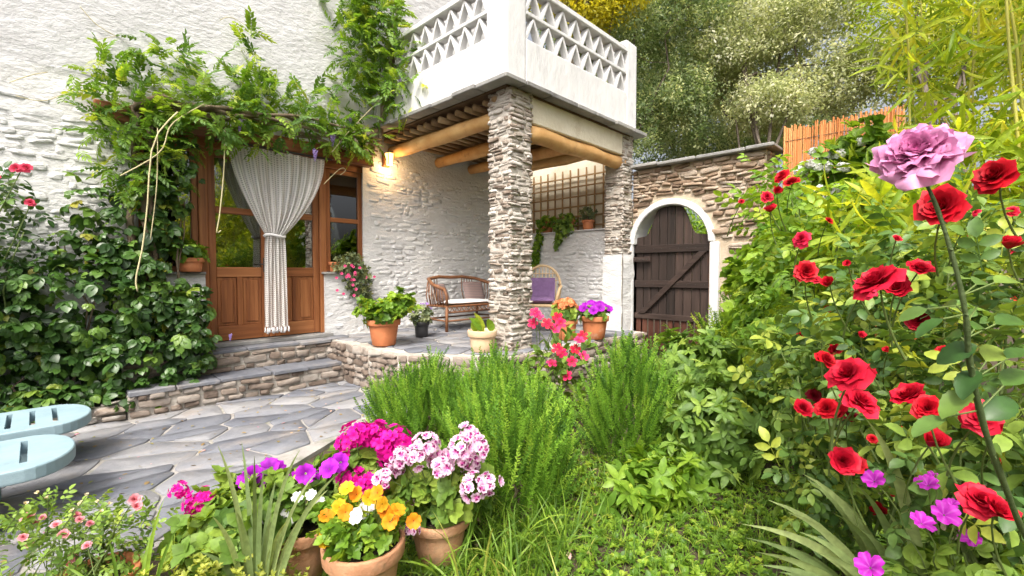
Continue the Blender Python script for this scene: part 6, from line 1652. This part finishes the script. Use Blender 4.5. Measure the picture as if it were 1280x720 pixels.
foliage(cb, 'leaf', 'leaf_mass', LT['palm'], G['geranium'], 'palmate_leaf', P, D, (.05, .08), 90, 3)

# ------------------------------------------------------------------ bamboo, white-flowered shrub
bb = empty('bamboo', (4.6, -1.0, .1), 'tall yellow-green bamboo at the upper right behind the roses', 'bamboo')
r_ = np.random.default_rng(41); P = []; D = []
for k in range(34):
    x, y = r_.uniform(3.4, 5.4), r_.uniform(-1.6, .18) * 1.0
    h = r_.uniform(3.2, 5.0); b = np.array([x, y, float(ground_h(x, y)) - .02]); tp_ = b + np.array([r_.normal(-.2, .25), r_.normal(.1, .25), h])
    C = curve(b, tp_, (0, 0, .1), 10, .01, k); mb = MB(); mb.tube(C, np.linspace(.013, .004, 10), 6); mb.build('culm', M['bamboo_culm'] if 'bamboo_culm' in M else M.setdefault('bamboo_culm', surf('bamboo_culm', [(.2, (.26, .27, .05)), (.8, (.46, .42, .10))], 4, .4, .1, 20)), bb, smooth=True)
    m_ = 70
    t = r_.uniform(.30, 1, m_) ** .8; i = np.minimum((t * 9).astype(int), 8); f = (t * 9 - i)[:, None]; q = C[i] * (1 - f) + C[i + 1] * f
    off = nrm(r_.normal(0, 1, (m_, 3)) * np.array([1, 1, .4])); P.append(q + off * r_.uniform(.03, .26, m_)[:, None]); D.append(off)
P, D = np.concatenate(P), np.concatenate(D)
foliage(bb, 'leaf_spray', 'leaf_mass', LT['bamboo'], G['bamboo'], 'bamboo_spray', P, D, (.12, .24), 300, 42, up=-.1, out=.8, jit=.5)
ws, P, D = leafy_shrub('white_flowering_shrub', 'shrub with small white blossom in front of the reed fence', 'shrub', [(tuple(at(1040, 225, 3.9)), (.22, .22, .20)), (tuple(at(1075, 195, 3.8)), (.22, .22, .25)), (tuple(at(1110, 245, 3.7)), (.35, .35, .35))], 330, (.09, .15), 'rosette', 'hedge', 'leaf_cluster', 61, 200, stem_from=(4.2, .45, .1))
FV = [head(80 + i, [WH], 9, .7, .55, .9) for i in range(2)]
sel = np.where((project(P)[2] < 4.05))[0][:64]
for k, i in enumerate(sel): bloom(ws, 'blossom', FV[k % 2], P[i] + D[i] * .05, D[i] + TOCAM(P[i]), .04, key=f'whitehead{k % 2}', spin=k)
leafy_shrub('leafy_shrub', 'yellow-green strappy shrub between the red roses', 'shrub', [(tuple(at(1110, 300, 2.35)), (.34, .34, .30)), (tuple(at(1200, 240, 2.7)), (.4, .4, .4))], 220, (.18, .30), 'bamboo', 'bamboo', 'leaf_spray', 62, 160, stem_from=(*gz(1120, 560)[:2], .0), up=.3)

# ------------------------------------------------------------------ trees
def tree(name, label, base, h, blobs, n, size, mat, seed, tp='clump_small', trunk_r=.10, limit=0, lean=(0, 0)):
    t = empty(name, base, label, 'tree', 'trees behind the walls')
    r = np.random.default_rng(seed); top = np.array(blobs[0][0], float)
    mb = MB(); C = curve(base, top, (0, 0, 0), 8, .08, seed); mb.tube(C, np.linspace(trunk_r, trunk_r * .35, 8), 9); mb.build('trunk', M['treebark'], t, smooth=True)
    for k, (c, rad) in enumerate(blobs):
        s0 = C[2 + k % 5]; mb = MB(); mb.tube(curve(s0, c, (0, 0, .15), 7, .08, seed + k), np.linspace(trunk_r * .42, trunk_r * .10, 7), 7); mb.build('limb', M['treebark'], t, smooth=True)
        for j in range(4):
            e = np.array(c) + nrm(r.normal(0, 1, 3)) * np.array(rad) * .75; mb = MB(); mb.tube(curve(c, e, (0, 0, .05), 5, .05, seed + k * 5 + j), np.linspace(trunk_r * .11, trunk_r * .04, 5), 5); mb.build('twig', M['treebark'], t, smooth=True)
    P, D = blob_points(blobs, n, .30, seed)
    hole = fbm(P[:, 0] * 1.1 + P[:, 1] * .7, P[:, 2] * 1.3 + P[:, 1] * .5, seed, 3); ok = hole > -.085; P, D = P[ok], D[ok]
    foliage(t, 'leaf_cluster', 'crown', LT[tp], G[mat], f'tree_cluster_{name}', P, D, size, limit, seed, up=.2, out=.5, jit=.8)
M['treebark'] = surf('tree_bark', [(.2, (.06, .048, .036)), (.8, (.17, .14, .11))], 9, .9, .9, 30, stretch=(1, 1, .35))
A = lambda px, py, d: tuple(at(px, py, d))
tree('evergreen_oak', 'grey-green evergreen oak right behind the balcony parapet', (8.8, 5.2, 0), 4.5, [(A(790, 70, 10), (1.1, 1.1, 1.2)), (A(730, 30, 10.5), (1.2, 1.2, 1.1)), (A(850, 20, 10), (1.2, 1.2, 1.1)), (A(850, 120, 10.5), (.8, .8, .9)), (A(790, 150, 10), (.6, .6, .8)), (A(800, -60, 10.5), (1.5, 1.5, 1.1))], 5200, (.22, .38), 'olive', 71)
tree('evergreen_oak', 'pale silvery tree above the gate wall coping', (9.6, 2.2, 0), 4.5, [(A(930, 60, 10.5), (1.3, 1.3, 1.1)), (A(1010, 30, 10), (1.2, 1.2, 1.1)), (A(900, -20, 11), (1.4, 1.4, 1.1)), (A(960, 130, 10), (1.0, 1.0, .6)), (A(1060, 90, 10), (1.2, 1.2, .9)), (A(900, 110, 11), (.8, .8, .5)), (A(1000, -60, 11), (1.6, 1.6, 1.2))], 5200, (.22, .38), 'pale', 72)
tree('yellow_tree', 'sunlit yellow-leaved tree peeping over the balcony', (8.0, 6.9, 0), 5, [(A(735, 0, 8.8), (.7, .7, .5)), (A(700, -40, 9), (.9, .9, .8)), (A(780, -30, 8.8), (.8, .8, .5))], 1300, (.25, .42), 'yellow', 73)
tree('yellow_tree', 'yellow-green sunlit tree at the top right behind the bamboo', (9.5, -.8, 0), 5, [(A(1120, 20, 9.5), (1.3, 1.3, 1.2)), (A(1200, 60, 9), (1.3, 1.3, 1.4)), (A(1270, 20, 9), (1.5, 1.5, 1.5)), (A(1150, -60, 10), (1.6, 1.6, 1.2)), (A(1180, 160, 9), (1.2, 1.2, 1.0))], 2600, (.22, .4), 'bamboo', 74)
tree('dark_oak', 'dark shadowy oak seen through gaps low above the gate wall', (12.5, 4.2, 0), 4.5, [(A(850, 150, 14), (1.4, 1.4, 1.2)), (A(930, 160, 14), (1.5, 1.5, .9)), (A(800, 100, 14.5), (1.6, 1.6, 1.5)), (A(900, 80, 15), (2, 2, 1.5)), (A(1000, 150, 14), (1.6, 1.6, 1.0)), (A(840, 182, 12.5), (1.3, 1.3, .7)), (A(925, 185, 12.5), (1.4, 1.4, .6))], 3800, (.28, .46), 'olive', 75)
tree('garden_shrub_tree', 'small leafy tree beyond the arch of the gate', (7.9, 3.5, .1), 1.4, [((7.8, 3.5, 1.9), (.7, .7, .6)), ((7.7, 3.0, 1.6), (.5, .5, .6)), ((7.9, 3.9, 2.0), (.6, .6, .5))], 700, (.16, .28), 'hedge', 76, trunk_r=.05)
tree('yellow_tree', 'yellow-green garden tree mirrored in the door panes', (5.2, -6.2, 0), 3.5, [((5.2, -6.2, 3.2), (2.2, 1.6, 1.5)), ((3.2, -6.8, 2.2), (1.6, 1.4, 1.4)), ((7.0, -6.5, 2.2), (1.6, 1.5, 1.4)), ((5.0, -6.0, 1.4), (2.2, 1.2, 1.0))], 1300, (.35, .6), 'bamboo', 77)
